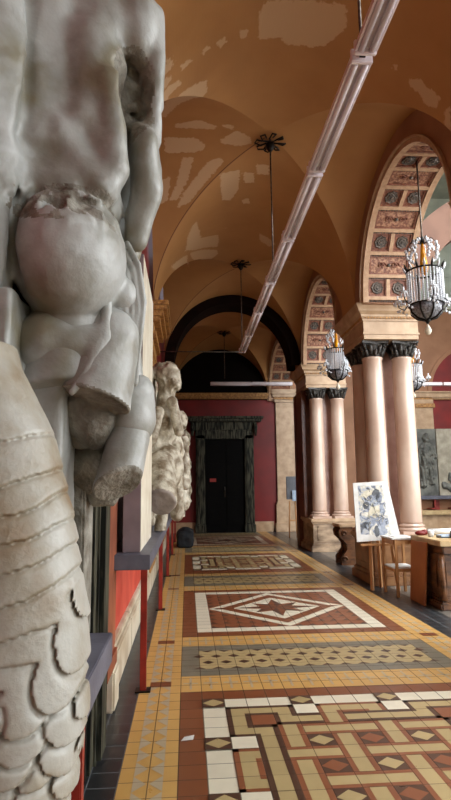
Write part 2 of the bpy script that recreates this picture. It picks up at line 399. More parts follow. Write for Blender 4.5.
def keypanel(y1,rows=13,flip=False):
    # y1 = far edge of the cream border, tiles run towards the viewer
    def T(c,r,x0,y0,x1,y1_,m,l):
        ax=FX+(c+x0)*TS; bx_=FX+(c+x1)*TS; ay=y1-(r+y1_)*TS; by=y1-(r+y0)*TS
        rect(ax,bx_,ay,by,m,l)
    def dia(c,r,bg,fg,l=5,s=.49):
        T(c,r,0,0,1,1,bg,l); lozenge(FX+(c+.5)*TS,y1-(r+.5)*TS,s*TS,s*.85*TS,fg,l+1)
    rect(FX,FX+13*TS,y1-rows*TS,y1,'white',3)
    rect(FX+TS,FX+12*TS,y1-(rows-1)*TS,y1-TS,'tan',4)
    N=rows-1; o=.22
    done=set()
    def band(c,r,dirs,col,l=5):
        if (c,r,l) in done: return
        done.add((c,r,l))
        # outlines wherever the band has no opening; dirs subset of LRUD
        T(c,r,0,0,1,1,'tan',l)
        if 'U' not in dirs: T(c,r,0,0,1,o,col,l+1)
        if 'D' not in dirs: T(c,r,0,1-o,1,1,col,l+1)
        if 'L' not in dirs: T(c,r,0,0,o,1,col,l+1)
        if 'R' not in dirs: T(c,r,1-o,0,1,1,col,l+1)
        for a,b_,x0,y0 in (('L','U',0,0),('R','U',1-o,0),('L','D',0,1-o),('R','D',1-o,1-o)):
            if a in dirs and b_ in dirs: T(c,r,x0,y0,x0+o,y0+o,col,l+2)
    for r in range(1,N):
        for c in range(1,12):
            if r%2==0 and c%2==0: dia(c,r,'dark','tan' if ((r+c)//2)%2==0 else 'terra')
            elif r%2==1 and c%2==1: band(c,r,'LR' if ((r+c)//2)%2==0 else 'UD','terra')
            elif r%2==1: band(c,r,'LR','terra')
            else: band(c,r,'UD','terra')
    mirr=lambda c:12-c; mr=lambda r:N-r
    fx={'L':'R','R':'L','U':'U','D':'D'}; fy={'U':'D','D':'U','L':'L','R':'R'}
    def sym(c,r,dirs,col):
        for a in (0,1):
            for b_ in (0,1):
                cc,rr,dd=c,r,dirs
                if a: cc=mirr(cc); dd=''.join(fx[k] for k in dd)
                if b_: rr=mr(rr); dd=''.join(fy[k] for k in dd)
                band(cc,rr,dd,col,8)
    for c,r,d in ((1,1,'RD'),(2,1,'LR'),(3,1,'LD'),(3,2,'UR'),(4,2,'LR'),(6,2,'LR'),
                  (1,2,'UD'),(1,3,'UR'),(2,3,'LD'),(2,4,'UD'),(2,6,'UD')): sym(c,r,d,'dark')
    sym(5,2,'UD','terra'); sym(2,5,'UD','dark'); sym(5,1,'RD','terra'); sym(6,1,'LR','terra'); sym(1,5,'RD','terra'); sym(1,6,'UD','terra')
    band(7,2,'LR','dark',11); band(2,7,'UD','dark',11); band(2,N-5,'UD','dark',11)
    for c,r in ((2,2),(10,2),(2,N-2),(10,N-2)): T(c,r,0,0,1,1,'terra',12)
    for i in (0,4,8,12):
        dia(i,0,'dark','tan',14); dia(i,N,'dark','tan',14); dia(0,i,'dark','tan',14); dia(12,i,'dark','tan',14)
    for i in (4,8):
        T(i,1,0,0,1,1,'white',12); T(i,N-1,0,0,1,1,'white',12); T(1,i,0,0,1,1,'white',12); T(11,i,0,0,1,1,'white',12)
def starpanel(y0,y1):
    rect(FX,FX+13*TS,y0,y1,'white',3)
    a0,a1=FX+TS,FX+12*TS; b0,b1=y0+TS,y1-TS; cx=(a0+a1)/2; cy=(b0+b1)/2; w=(a1-a0)/2; h=(b1-b0)/2
    rect(a0,a1,b0,b1,'terra',4)
    # toothed rows in the corner triangles
    n=5
    for sx in(-1,1):
        for sy in(-1,1):
            for j in range(n):
                ya=cy+sy*(h-j*h/n*.98); yb=cy+sy*(h-(j+.5)*h/n); m=n-j
                for i in range(m+1):
                    xa=cx+sx*(w-i*w/(n+1)); xb=cx+sx*(w-(i+.62)*w/(n+1))
                    p=[(xa,ya),(xb,ya),(xa-sx*.02,yb)]
                    if sx*sy<0: p=p[::-1]
                    poly(p,'dark',5)
    poly([(cx-w,cy),(cx,cy-h),(cx+w,cy),(cx,cy+h)],'white',6)
    k=.84; poly([(cx-w*k,cy),(cx,cy-h*k),(cx+w*k,cy),(cx,cy+h*k)],'brown',7)
    k=.64; poly([(cx-w*k,cy),(cx,cy-h*k),(cx+w*k,cy),(cx,cy+h*k)],'white',9)
    R=h*.42
    for q in range(8):
        a=q*PI/4; ln=R*(1.2 if q%2==0 else .95); s=R*.5
        P_=lambda rr,aa:(cx+1.12*rr*math.cos(aa),cy+rr*math.sin(aa))
        for sd,kk in ((-1,'dark'),(1,'brown')): poly([(cx,cy),P_(s,a+sd*PI/8),P_(ln,a)][::sd],kk,10)
    for sx in(-1,1): lozenge(cx+sx*R*1.75,cy,.10,.05,'brown',11)
# panels from near to far
brownring(4.5-13*TS-TS,4.68); keypanel(4.5)
greyband(5.04,5.94); cross_yellow(4.70,5.03); cross_yellow(5.95,6.27)
brownring(6.28,8.95); starpanel(6.46,8.77)
cross_yellow(8.96,9.32); greyband(9.33,10.33); cross_yellow(10.34,10.58)
brownring(10.6,13.5); keypanel(13.15,13)
cross_yellow(13.52,13.85); greyband(13.9,15.0); cross_yellow(15.02,15.35)
brownring(15.4,18.2); starpanel(15.6,18.0); greyband(18.3,19.5)
# pavement before the near panel, behind the viewer
brownring(-1.2,1.2); starpanel(-1.,1.)
floor=struct(fl.build('floor',recalc=False))
# ---------------------------------------------------------------- vault
BAYS=[(-4.9,-.1),(-.1,4.7),(4.7,9.5),(9.5,14.3),(14.3,19.7)]
PATCH=[[(0.699,4.86),(1.647,4.803),(1.678,5.163),(1.528,5.423),(1.397,5.485),(1.116,5.49),(1.018,5.376),(0.788,5.39)],
[(0.548,5.183),(0.657,5.206),(0.645,5.296),(0.582,5.316)],[(0.306,5.218),(0.401,5.207),(0.427,5.273),(0.346,5.35)],[(0.148,5.21),(0.221,5.2),(0.245,5.257),(0.171,5.298)],[(-0.07,5.203),(0.044,5.222),(0.055,5.276),(-0.051,5.3)],
[(-0.255,4.984),(-0.182,4.866),(-0.106,4.907),(-0.099,5.059),(-0.171,5.122),(-0.25,5.1)],[(-0.274,5.197),(-0.213,5.166),(-0.163,5.205),(-0.165,5.271),(-0.238,5.296)],
[(-0.281,5.333),(-0.177,5.327),(-0.062,5.416),(-0.063,5.477),(-0.202,5.468),(-0.335,6.377)],[(-0.352,6.709),(-0.098,5.603),(0.148,5.676),(0.229,5.714),(0.236,5.916),(0.097,6.049),(-0.111,6.389),(-0.29,6.784)],
[(-0.174,6.927),(0.175,6.808),(0.313,6.898),(0.424,6.939),(0.373,7.014),(0.043,7.009),(-0.149,7.018)],[(0.475,6.887),(0.64,6.904),(0.634,7),(0.508,6.981)],
[(0.469,7.252),(0.691,7.02),(0.888,7.165),(0.931,7.293),(0.736,7.364),(0.501,7.311)],[(-0.321,7.225),(0.114,7.223),(0.259,7.344),(0.248,7.462),(0.133,7.507),(-0.319,7.544)],
[(-0.057,7.605),(0.105,7.601),(0.017,8.001),(-0.142,8.302),(-0.284,8.305),(-0.169,8.082)],[(0.343,7.647),(0.519,7.605),(0.539,7.696),(0.295,8.024),(0.049,8.328),(-0.175,8.414),(0.017,8.111)],
[(-0.398,8.011),(-0.243,7.943),(-0.3,8.306),(-0.429,8.365)],[(0.505,7.898),(0.818,7.942),(0.841,8.54),(0.748,8.83),(0.588,8.743)],[(1.053,7.823),(1.256,7.841),(1.296,8.115),(1.104,8.103)],[(0.872,8.014),(1.052,8.071),(1.087,8.364),(0.922,8.346)],
[(0.001,9.186),(0.156,9.074),(0.232,9.373),(0.219,9.594),(0.387,9.68),(0.375,9.873),(0.13,9.748),(-0.073,9.771),(-0.108,9.597),(0.001,9.507)],[(0.422,9.634),(0.886,9.647),(0.916,9.778),(0.754,9.88),(0.448,9.825)],
[(-0.037,9.9),(0.093,9.768),(0.594,10.077),(0.627,10.321),(0.604,10.631),(0.155,10.234)],[(0.058,10.196),(0.612,10.781),(0.645,11.004),(0.322,11.392),(0.1,10.565)],[(-0.295,9.86),(0,10.168),(0.045,11.994)],
[(2.395,5.282),(2.453,5.166),(2.539,5.157),(2.636,5.108),(2.653,5.244),(2.577,5.352),(2.51,5.286),(2.445,5.36)],[(2.696,5.161),(2.717,5.053),(2.775,5.195),(3.507,6.775)],[(2.212,5.268),(2.253,5.238),(2.264,5.296),(2.234,5.33)],
[(1.395,10.138),(1.589,10.268),(1.768,10.403),(1.68,10.619),(1.458,10.472)],[(0.943,8.895),(1.058,8.845),(1.095,9.017),(0.974,9.039)]]
def zvault(x,y,b):
    yc=(b[0]+b[1])/2;h=(b[1]-b[0])/2;h=2.02 if h<2.5 else h-.25
    u=np.clip(np.abs(x-1.165)/1.735,0,1);v=np.clip(np.abs(y-yc)/h,0,1)
    return 4.6+1.85*np.maximum(np.sqrt(1-u*u),np.sqrt(1-v*v)),u,v
def polysd(P,pg):
    d=np.full(len(P),1e9); ins=np.zeros(len(P),bool); pg=np.array(pg); n=len(pg)
    for i in range(n):
        a=pg[i];b=pg[(i+1)%n];e=b-a;w=P-a;t=np.clip((w@e)/(e@e+1e-9),0,1); d=np.minimum(d,np.hypot(*(w-t[:,None]*e).T))
        c=(a[1]>P[:,1])!=(b[1]>P[:,1]); ins^=c&(P[:,0]<(b[0]-a[0])*(P[:,1]-a[1])/(b[1]-a[1]+1e-12)+a[0])
    return np.where(ins,-d,d)
def make_vault():
    vs=[];fs=[];pat=[];gr=[];sd_=[]
    for b in BAYS:
        nx=130; t=np.linspace(0,PI,nx+1); xs=1.165-1.735*np.cos(t); hb=(b[1]-b[0])/2; hv=2.02 if hb<2.5 else hb-.25; ys=(b[0]+b[1])/2-hv*np.cos(np.linspace(0,PI,nx+1)); ys=np.concatenate([[b[0]],ys,[b[1]]])
        # finer straight sampling near the crown
        X,Y=np.meshgrid(xs,ys); Z,u,v=zvault(X,Y,b); o=len(vs)
        vs+=list(zip(X.ravel(),Y.ravel(),Z.ravel()))
        P=np.stack([X.ravel(),Y.ravel()],1); val=np.zeros(len(P))
        for pg in PATCH: val=np.maximum(val,np.clip(.5-polysd(P,pg)/.16,0,1))
        pat+=list(val)
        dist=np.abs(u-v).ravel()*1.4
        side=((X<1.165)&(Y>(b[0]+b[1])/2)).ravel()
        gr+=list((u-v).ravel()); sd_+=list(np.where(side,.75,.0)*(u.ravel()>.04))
        for j in range(nx+2):
            for i in range(nx):
                a=o+j*(nx+1)+i; b_=a+1; c=a+nx+1; d=c+1
                if (i<nx//2)==(j-1<nx//2): fs+=[(a,c,d),(a,d,b_)]
                else: fs+=[(a,c,b_),(b_,c,d)]
    me=bpy.data.meshes.new('ceiling'); me.from_pydata(vs,[],fs); me.materials.append(MT['vault'])
    for n,d in (('patch',pat),('gd',gr),('side',sd_)):
        a=me.attributes.new(n,'FLOAT','POINT'); a.data.foreach_set('value',np.array(d,np.float32))
    me.polygons.foreach_set('use_smooth',[False]*len(fs))
    o=bpy.data.objects.new('ceiling',me); C.objects.link(o); return struct(o)
make_vault()
# ---------------------------------------------------------------- arcade wall with arches
XW0,XW1=2.9,3.74; ZS=4.55
ARCHES=[(-2.5,1.6,1.6),(2.3,1.6,1.6),(7.1,1.6,1.6),(11.9,1.6,1.6),(17.28,2.2,1.6)]
def archz(y):
    for c,ry,rz in ARCHES:
        if abs(y-c)<ry: return ZS+rz*math.sqrt(1-((y-c)/ry)**2)
    return ZS
def wall_right():
    m=MB(); ys=[-5]
    for c,ry,rz in ARCHES: ys+= [c-ry*math.cos(PI*k/40) for k in range(41)]
    ys+=[19.6]
    P=[]
    for i in range(len(ys)-1):
        y0,y1=ys[i],ys[i+1]
        inside=any(abs((y0+y1)/2-c)<ry for c,ry,rz in ARCHES)
        z0=archz(y0) if inside else ZS; z1=archz(y1) if inside else ZS
        m.add([(XW0,y0,z0),(XW0,y1,z1),(XW0,y1,7),(XW0,y0,7),(XW1,y0,z0),(XW1,y1,z1),(XW1,y1,12.2),(XW1,y0,12.2)],
              [(0,1,2,3),(4,7,6,5),(0,4,5,1),(2,6,7,3)],'tanwall')
    return struct(m.build('wall_right'))
wall_right()
def arcpt(c,ry,rz,a,h,x):  # a = angle, h = drop inside the arch
    return (x,c-(ry-h)*math.cos(a),ZS+(rz-h)*math.sin(a))
tn=[0]
def trimname(): tn[0]+=1; return 'trim_%d'%tn[0]
def curvedbox(m,A,a0,a1,x0,x1,h0,h1,mt,n=3):
    vs=[];fs=[]
    for i in range(n+1):
        a=a0+(a1-a0)*i/n
        vs+=[arcpt(*A,a,h0,x0),arcpt(*A,a,h0,x1),arcpt(*A,a,h1,x1),arcpt(*A,a,h1,x0)]
    for i in range(n):
        for k in range(4): fs.append((4*i+k,4*i+(k+1)%4,4*i+4+(k+1)%4,4*i+4+k))
    fs.append((0,1,2,3)); fs.append((4*n,4*n+1,4*n+2,4*n+3)[::-1]); m.add(vs,fs,mt)
def soffit(A,nc=13):
    m=MB(); c,ry,rz=A
    for x0,x1 in ((XW0-.005,XW0+.085),(XW1-.085,XW1+.005)): curvedbox(m,A,0,PI,x0,x1,0,.055,'coftan',48)
    da=(PI-.1)/nc
    for i in range(nc+1):
        a=.05+da*i; curvedbox(m,A,a-.018,a+.018,XW0+.08,XW1-.08,0,.05,'coftan',1)
        for k in range(16):   # bead row
            x=XW0+.1+k*(XW1-XW0-.2)/15; curvedbox(m,A,a+.024,a+.036,x-.011,x+.011,0,.035,'cofgrey',1)
    root=struct(m.build(trimname()))
    xm=(XW0+XW1)/2
    for i in range(nc):
        a0=.05+da*i+.03; a1=.05+da*(i+1)-.018
        cells=[(XW0+.095,xm-.03),(xm+.03,XW1-.095)] if i%2==0 else [(XW0+.095,XW1-.095)]
        if i%2==0:
            mm=MB(); curvedbox(mm,A,a0,a1,xm-.03,xm+.03,0,.045,'coftan',1); o=mm.build('rib',parent=root)
        for x0,x1 in cells:
            f=MB(); curvedbox(f,A,a0,a1,x0,x1,-.002,.008,'coffer' if i%2==0 else 'rosegold',1)
            w=.022
            for (b0,b1,p0,p1) in ((a0,a1,x0,x0+w),(a0,a1,x1-w,x1),(a0,a0+w/1.6,x0,x1),(a1-w/1.6,a1,x0,x1)): curvedbox(f,A,b0,b1,p0,p1,.005,.03,'coffer',1)
            o=f.build('coffer',parent=root)
            r=MB(); am=(a0+a1)/2; xc=(x0+x1)/2; ctr=Vector(arcpt(*A,am,.01,xc)); nrm=Vector((0,math.cos(am),-math.sin(am))); tx=Vector((1,0,0)); ty=nrm.cross(tx)
            if i%2==0:
                vs=[];fs=[];n=24
                for rr,hh in ((.098,.0),(.09,.028),(.062,.018),(.05,.036),(.026,.03),(.02,.045)):
                    for k in range(n):
                        th=2*PI*k/n; q=rr*(1+(.12 if k%3==0 else 0)*(rr>.04)); vs.append(ctr+q*(math.cos(th)*tx+math.sin(th)*ty)+nrm*hh)
                for b_ in range(5):
                    for k in range(n): fs.append((b_*n+k,b_*n+(k+1)%n,(b_+1)*n+(k+1)%n,(b_+1)*n+k))
                fs.append(tuple(5*n+k for k in range(n))); r.add(vs,fs,'cofgrey')
                r.build('rosette',parent=root)
            else:
                for s in (-1,1):   # scrolls
                    for q in (.5,1):
                        pts=[ctr+tx*(s*(.045+.075*q*1.2)+.05*math.cos(t*.7)*(1-t/11))+ty*(.055*math.sin(t*.7)*(1-t/11))+nrm*.015 for t in range(10)]
                        r.tube(pts,.011,'coffer',n=5)
                r.sphere(ctr+nrm*.015,(.035,.035,.03),'cofgrey',1)
                r.build('scroll_ornament',parent=root)
for A in ARCHES[2:4]: soffit(A)
soffit(ARCHES[4],15)
for A in ARCHES:      # archivolt mouldings on the aisle face
    m=MB(); curvedbox(m,A,0,PI,XW0-.045,XW0,-.03,-.005,'cream',48); struct(m.build(trimname()))
# ---------------------------------------------------------------- piers: pedestals, columns, entablatures
def entab(x0,x1,y0,y1,mat_='cream',zt=4.58):
    m=MB()
    for dz0,dz1,e in ((-.58,-.50,.0),(-.50,-.47,.015),(-.47,-.27,.0),(-.27,-.24,.02)): m.box(x0-e,x1+e,y0-e,y1+e,zt+dz0,zt+dz1,mat_)
    # flaring cornice
    lv=[(-.24,.02),(-.20,.05),(-.17,.05),(-.12,.10),(-.09,.11),(-.03,.14),(0,.15)]
    for i in range(len(lv)-1):
        (a,e),(b_,g)=lv[i],lv[i+1]
        vs=[(x0-e,y0-e,zt+a),(x1+e,y0-e,zt+a),(x1+e,y1+e,zt+a),(x0-e,y1+e,zt+a),(x0-g,y0-g,zt+b_),(x1+g,y0-g,zt+b_),(x1+g,y1+g,zt+b_),(x0-g,y1+g,zt+b_)]
        m.add(vs,[(0,1,5,4),(1,2,6,5),(2,3,7,6),(3,0,4,7),(0,3,2,1),(4,5,6,7)],mat_)
    n=int((x1-x0)/.05)
    for k in range(n):  # bead and dentil course
        x=x0+(k+.5)*(x1-x0)/n; m.box(x-.014,x+.014,y0-.045,y0,zt-.235,zt-.20,'ochre')
    n=int((y1-y0)/.05)
    for k in range(n):
        y=y0+(k+.5)*(y1-y0)/n; m.box(x0-.045,x0,y-.014,y+.014,zt-.235,zt-.20,'ochre')
    return struct(m.build(trimname()))
def column(x,y,label,group=None,r=.177,m='marble'):
    t=thing('column',label,'column',(x,y,.78),0,group)
    b=MB(); b.box(-r*1.32,r*1.32,-r*1.32,r*1.32,0,.05,m,.006)
    b.lathe([(r*1.3,.05),(r*1.34,.07),(r*1.28,.095),(r*1.12,.1),(r*1.1,.115),(r*1.2,.125),(r*1.2,.14),(r*1.05,.15),(r*1.03,.165)],m=m,n=28); b.build('base',parent=t)
    s=MB(); s.lathe([(r*1.02,.165),(r,.2)]+[(r*(1-.08*(k/8)**1.7),.2+2.7*k/8) for k in range(1,9)]+[(r*.99,2.92),(r*.99,2.95),(r*.93,2.955)],m=m,n=32); s.build('shaft',parent=t)
    c=MB(); c.lathe([(r*.9,2.955),(r*.9,3.0),(r*.95,3.06),(r*1.1,3.16),(r*1.16,3.17)],m='bronze',n=24)
    for row,(z0,h,rr,n) in enumerate(((2.96,.1,.98,8),(3.0,.13,1.06,8))):
        for k in range(n):
            a=2*PI*(k+.5*row)/n; ca,sa=math.cos(a),math.sin(a)
            pts=[(r*q*ca,r*q*sa,z) for q,z in ((.95,z0),(rr+.03,z0+h*.5),(rr+.16,z0+h*.9),(rr+.3,z0+h),(rr+.32,z0+h*.85))]
            c.tube(pts,[.03,.034,.03,.02,.008],'bronze',n=6)
    for k in range(4):
        a=PI/4+k*PI/2; ca,sa=math.cos(a),math.sin(a); cx_,cy_=r*1.42*ca,r*1.42*sa
        pts=[(cx_+ca*.045*math.cos(t)*(1-t/9),cy_+sa*.045*math.cos(t)*(1-t/9),3.135+.045*math.sin(t)*(1-t/9)) for t in [q*.7 for q in range(11)]]
        c.tube(pts,.014,'bronze',n=6)
        c.tube([(r*.95*ca,r*.95*sa,3.02),(r*1.2*ca,r*1.2*sa,3.1),(cx_,cy_,3.18)],[.014,.016,.02],'bronze',n=6)
    w=r*1.28; ab=[(-w,-w),(0,-w*.8),(w,-w),(w*.8,0),(w,w),(0,w*.8),(-w,w),(-w*.8,0)]
    c.prism(ab,3.175,3.215,2,'bronze'); c.build('capital',parent=t)
    return t
def pedestal(x0,x1,y0,y1,label,m='pedestal'):
    t=thing('column_pedestal',label,'pedestal',((x0+x1)/2,(y0+y1)/2,0)); a,b_=(x1-x0)/2,(y1-y0)/2
    p=MB(); p.box(-a-.06,a+.06,-b_-.06,b_+.06,0,.14,m,.01); p.box(-a-.03,a+.03,-b_-.03,b_+.03,.14,.2,m,.01); p.build('plinth_course',parent=t)
    d=MB(); d.box(-a,a,-b_,b_,.2,.66,m)
    for s in (-1,1):   # raised field frames
        d.box(-a+.1,a-.1,s*b_-.012 if s<0 else b_,s*b_ if s<0 else b_+.012,.27,.3,m); d.box(-a+.1,a-.1,s*b_-.012 if s<0 else b_,s*b_ if s<0 else b_+.012,.57,.6,m)
        d.box(-a+.1,-a+.13,s*b_-.012 if s<0 else b_,s*b_ if s<0 else b_+.012,.27,.6,m); d.box(a-.13,a-.1,s*b_-.012 if s<0 else b_,s*b_ if s<0 else b_+.012,.27,.6,m)
    d.box(-a-.012,-a,-b_+.1,b_-.1,.27,.3,m); d.box(-a-.012,-a,-b_+.1,b_-.1,.57,.6,m); d.build('dado',parent=t)
    c=MB(); c.box(-a-.03,a+.03,-b_-.03,b_+.03,.66,.7,'cream',.008); c.box(-a-.06,a+.06,-b_-.06,b_+.06,.7,.78,'cream',.012); c.build('cornice_slab',parent=t)
pedestal(2.98,3.92,8.98,10.02,'brown stone pedestal under the nearest cluster of columns, behind the easel')
pedestal(3.02,4.02,13.52,14.7,'grey-brown veined pedestal under the farther column cluster','pedgrey')
column(3.18,9.2,'pale pink marble column at the front left of the nearest pier, rising behind the easel')
column(3.70,9.2,'pale pink marble column at the front right of the nearest pier, beside the grey reliefs')
column(3.18,9.82,'shaded brown column half hidden behind the front left column of the nearest pier')
column(3.70,9.82,'column at the back right of the nearest pier, almost hidden behind its front neighbour')
column(3.25,13.76,'pale column at the front left of the farther pier')
column(3.79,13.76,'pale column at the front right of the farther pier')
column(3.85,14.42,'narrow visible column behind the right-hand columns of the farther pier')
def pillar(x0,x1,y0,y1,z0,z1,label,m):
    b=MB(); b.box(x0,x1,y0,y1,z0,z1,m,.01); return tag(b.build('pier_core',origin=((x0+x1)/2,(y0+y1)/2,z0)),label,'pier')
pillar(3.22,3.68,9.445,9.575,.78,4.0,'mauve marble core between the four columns of the nearest pier','core')
pillar(3.3,3.75,14.01,14.17,.78,4.0,'pale mauve core between the front columns of the farther pier','core')
pillar(2.93,3.62,14.78,15.1,0,4.0,'tall dark brown marble pier standing behind the farther columns','brownstone')
pillar(2.93,3.05,14.02,14.74,.79,4.0,'dark brown marble slab on the aisle side of the farther pier','brownstone')
entab(2.96,3.9,8.9,10.12); entab(2.98,4.0,13.62,14.9)
entab(2.96,3.9,4.1,5.3); entab(2.96,3.9,-.7,.5)
for y in (4.7,-.1): struct(MB().box(3.0,3.8,y-.5,y+.5,0,4.0,'marble').build(trimname()))
# ---------------------------------------------------------------- transverse dark arch
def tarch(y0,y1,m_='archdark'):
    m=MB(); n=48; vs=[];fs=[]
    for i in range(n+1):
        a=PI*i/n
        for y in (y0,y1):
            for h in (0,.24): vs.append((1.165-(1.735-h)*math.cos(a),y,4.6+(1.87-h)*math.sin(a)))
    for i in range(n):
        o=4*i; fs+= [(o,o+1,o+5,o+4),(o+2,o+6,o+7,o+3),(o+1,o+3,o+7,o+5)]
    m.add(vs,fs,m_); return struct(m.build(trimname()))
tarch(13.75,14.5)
# ---------------------------------------------------------------- left wall
wl=MB(); wl.box(-.82,-.64,-5,19.6,0,7,'redwall'); 
wl.box(-.645,-.625,4.6,19.6,.3,.95,'pinkred')
struct(wl.build('wall_left'))
bb=MB()
for y in np.arange(4.62,19,1.3): bb.box(-.64,-.555,y,y+1.28,0,.3,'plinth',.012); bb.box(-.64,-.58,y,y+1.28,.3,.36,'plinth',.01)
struct(bb.build('baseboard_left'))
def leftpilaster(y0,y1):
    m=MB(); m.box(-.64,-.56,y0,y1,0,4.0,'ochre'); 
    for z in np.arange(1.2,3.9,.16): m.box(-.57,-.545,y0+.02,y1-.02,z,z+.09,'ochre',.008)
    struct(m.build(trimname())); 
    e=MB()
    for a,b_,x in ((4.0,4.1,-.5),(4.1,4.25,-.54),(4.25,4.33,-.44),(4.33,4.42,-.38),(4.42,4.5,-.32),(4.5,4.58,-.3)):
        e.box(-.64,x,y0-(.54+x)*.5-.02,y1+(.54+x)*.5+.02,a,b_,'ochre',.008)
    struct(e.build(trimname()))
leftpilaster(8.85,10.15); leftpilaster(13.75,14.85)
# ---------------------------------------------------------------- back wall (aisle end and nave end)
YB=19.6
bw=MB(); bw.box(-.8,3.5,YB,YB+.2,0,4.6,'redwall'); bw.box(-.8,3.5,YB,YB+.2,4.6,7,'lunetteshade')
bw.box(3.5,12.2,YB,YB+.2,0,7.95,'tanwall'); bw.box(3.5,12.2,YB,YB+.2,7.95,13.2,'skywall')
bw.box(8.9,12,YB-.02,YB,1.1,4.6,'rednave')
n=24; bw.prism([(10.65+1.72*math.cos(PI*k/n),4.86+1.72*math.sin(PI*k/n)) for k in range(n+1)],YB-.02,YB,1,'rednave')
struct(bw.build('wall_back'))
m=MB(); m.box(-.6,2.95,YB-.12,YB,4.62,4.70,'ochre',.01); m.box(-.6,2.95,YB-.18,YB,4.70,4.84,'ochre',.02)
for k in range(44): m.box(-.55+k*.08,-.51+k*.08,YB-.15,YB,4.62,4.70,'ochre')
struct(m.build(trimname()))
m=MB(); m.box(3.08,3.9,YB-.16,YB,0,.95,'cream',.01); m.box(3.14,3.84,YB-.12,YB,.95,4.5,'cream',.01); m.box(3.04,3.96,YB-.24,YB,.0,.3,'cream',.02); m.box(3.1,3.9,YB-.18,YB,.93,1.02,'cream',.01)
for a,b_,e in ((4.5,4.6,.02),(4.6,4.68,.06),(4.68,4.78,.1),(4.78,4.95,.14)): m.box(3.12-e,3.86+e,YB-.14-e,YB,a,b_,'ochre' if e in(.06,) else 'cream',.01)
struct(m.build(trimname()))
m=MB(); m.box(7.6,12,YB-.1,YB,4.6,4.68,'ochre'); m.box(7.6,12,YB-.16,YB,4.68,4.84,'cream',.01); m.box(7.6,12,YB-.2,YB,4.84,4.9,'cream',.01)
for k in range(60): m.box(8.9+k*.05,8.925+k*.05,YB-.14,YB,4.62,4.68,'cream')
struct(m.build(trimname()))
m=MB(); m.box(8.15,8.9,YB-.1,YB,1.1,4.3,'cream'); m.box(8.08,8.97,YB-.15,YB,4.3,4.45,'ochre',.01); m.box(8.12,8.93,YB-.12,YB,4.45,4.6,'cream',.01); struct(m.build(trimname()))
m=MB(); n=24; vs=[]
for k in range(n+1):
    a=PI*k/n
    for rr,y in ((1.72,YB-.05),(1.86,YB-.05),(1.86,YB),(1.72,YB)): vs.append((10.65-rr*math.cos(a),y,4.86+rr*math.sin(a)))
fs=[(4*k+j,4*k+(j+1)%4,4*k+4+(j+1)%4,4*k+4+j) for k in range(n) for j in range(4)]; m.add(vs,fs,'tanwall'); struct(m.build(trimname()))
# upper frieze and cornice of the court
m=MB(); m.box(3.74,12,YB-.1,YB,10.75,10.85,'skywall'); m.box(3.74,12,YB-.35,YB,11.35,11.5,'skywall'); m.box(3.74,12,YB-.15,YB,8.0,8.2,'skywall',.01)
for k in range(80): m.box(3.8+k*.1,3.85+k*.1,YB-.25,YB,11.2,11.35,'skywall'); 
for k in range(40): m.box(3.85+k*.2,3.97+k*.2,YB-.06,YB,10.9,11.1,'cofgrey')
for k in range(6): m.box(8.4+k*1.,8.9+k*1.,YB-.05,YB,9.3,10.3,'skywall',.02)
struct(m.build(trimname()))
# brown transverse arch across the court
m=MB(); n=40; vs=[]
for k in range(n+1):
    a=PI*k/n
    for rr,y in ((3.35,14.7),(4.3,14.7),(4.3,15.6),(3.35,15.6)): vs.append((9.8-rr*math.cos(a),y,6+rr*math.sin(a)))
m.add(vs,[(4*k+j,4*k+(j+1)%4,4*k+4+(j+1)%4,4*k+4+j) for k in range(n) for j in range(4)],'courtarch'); struct(m.build(trimname()))
# court: far side wall with tall windows, roof with glass
w=MB(); w.box(12,12.2,-5,19.8,0,13.2,'skywall'); struct(w.build('wall_court'))
w=MB(); w.box(-.82,12.2,-5.2,-5,0,13.2,'skywall'); struct(w.build('wall_front'))
wn=[0]
def window(poly,frame=None):
    wn[0]+=1; m=MB(); m.add(poly,[(0,1,2,3)],'sky'); o=struct(m.build('window_%d'%wn[0],recalc=False)); return o
def sidewin(y0,y1,z0,z1):
    o=window([(11.96,y0,z0),(11.96,y0,z1),(11.96,y1,z1),(11.96,y1,z0)])
    f=MB()
    for k in range(4): y=y0+(y1-y0)*k/3; f.box(11.9,11.97,y-.04,y+.04,z0,z1,'iron')
    for k in range(6): z=z0+(z1-z0)*k/5; f.box(11.9,11.97,y0,y1,z-.03,z+.03,'iron')
    f.build('window_frame',parent=o)
for y in (-3.7,1.1,5.6): sidewin(y,y+2.9,1.6,9.6)
m=MB(); m.add([(6.4,-4.96,2.2),(10.4,-4.96,2.2),(10.4,-4.96,8.5),(6.4,-4.96,8.5)],[(0,1,2,3)],'sky'); o=struct(m.build('window_9',recalc=False))  # unseen window, added behind the viewer to light the statue from the front
f=MB()
for k in range(5): x=6.4+k; f.box(x-.05,x+.05,-4.96,-4.9,2.2,8.5,'iron')
for k in range(6): z=2.2+6.3*k/5; f.box(6.4,10.4,-4.96,-4.9,z-.04,z+.04,'iron')
f.build('window_frame',parent=o)
for y in (-4.5,1.0,6.5):
    o=window([(4.2,y,12.6),(11.8,y,12.6),(11.8,y+4.8,12.6),(4.2,y+4.8,12.6)][::-1])
    f=MB()
    for k in range(7): x=4.2+7.6*k/6; f.box(x-.04,x+.04,y,y+4.8,12.5,12.6,'iron')
    f.build('window_frame',parent=o)
m=MB()
m.box(3.7,4.2,-5,19.8,12.5,12.7,'skywall'); m.box(11.8,12.2,-5,19.8,12.5,12.7,'skywall')
for a,b_ in ((-5,-4.5),(.3,1.0),(5.8,6.5),(11.3,19.8)): m.box(4.2,11.8,a,b_,12.5,12.7,'skywall')
struct(m.build('ceiling_court'))
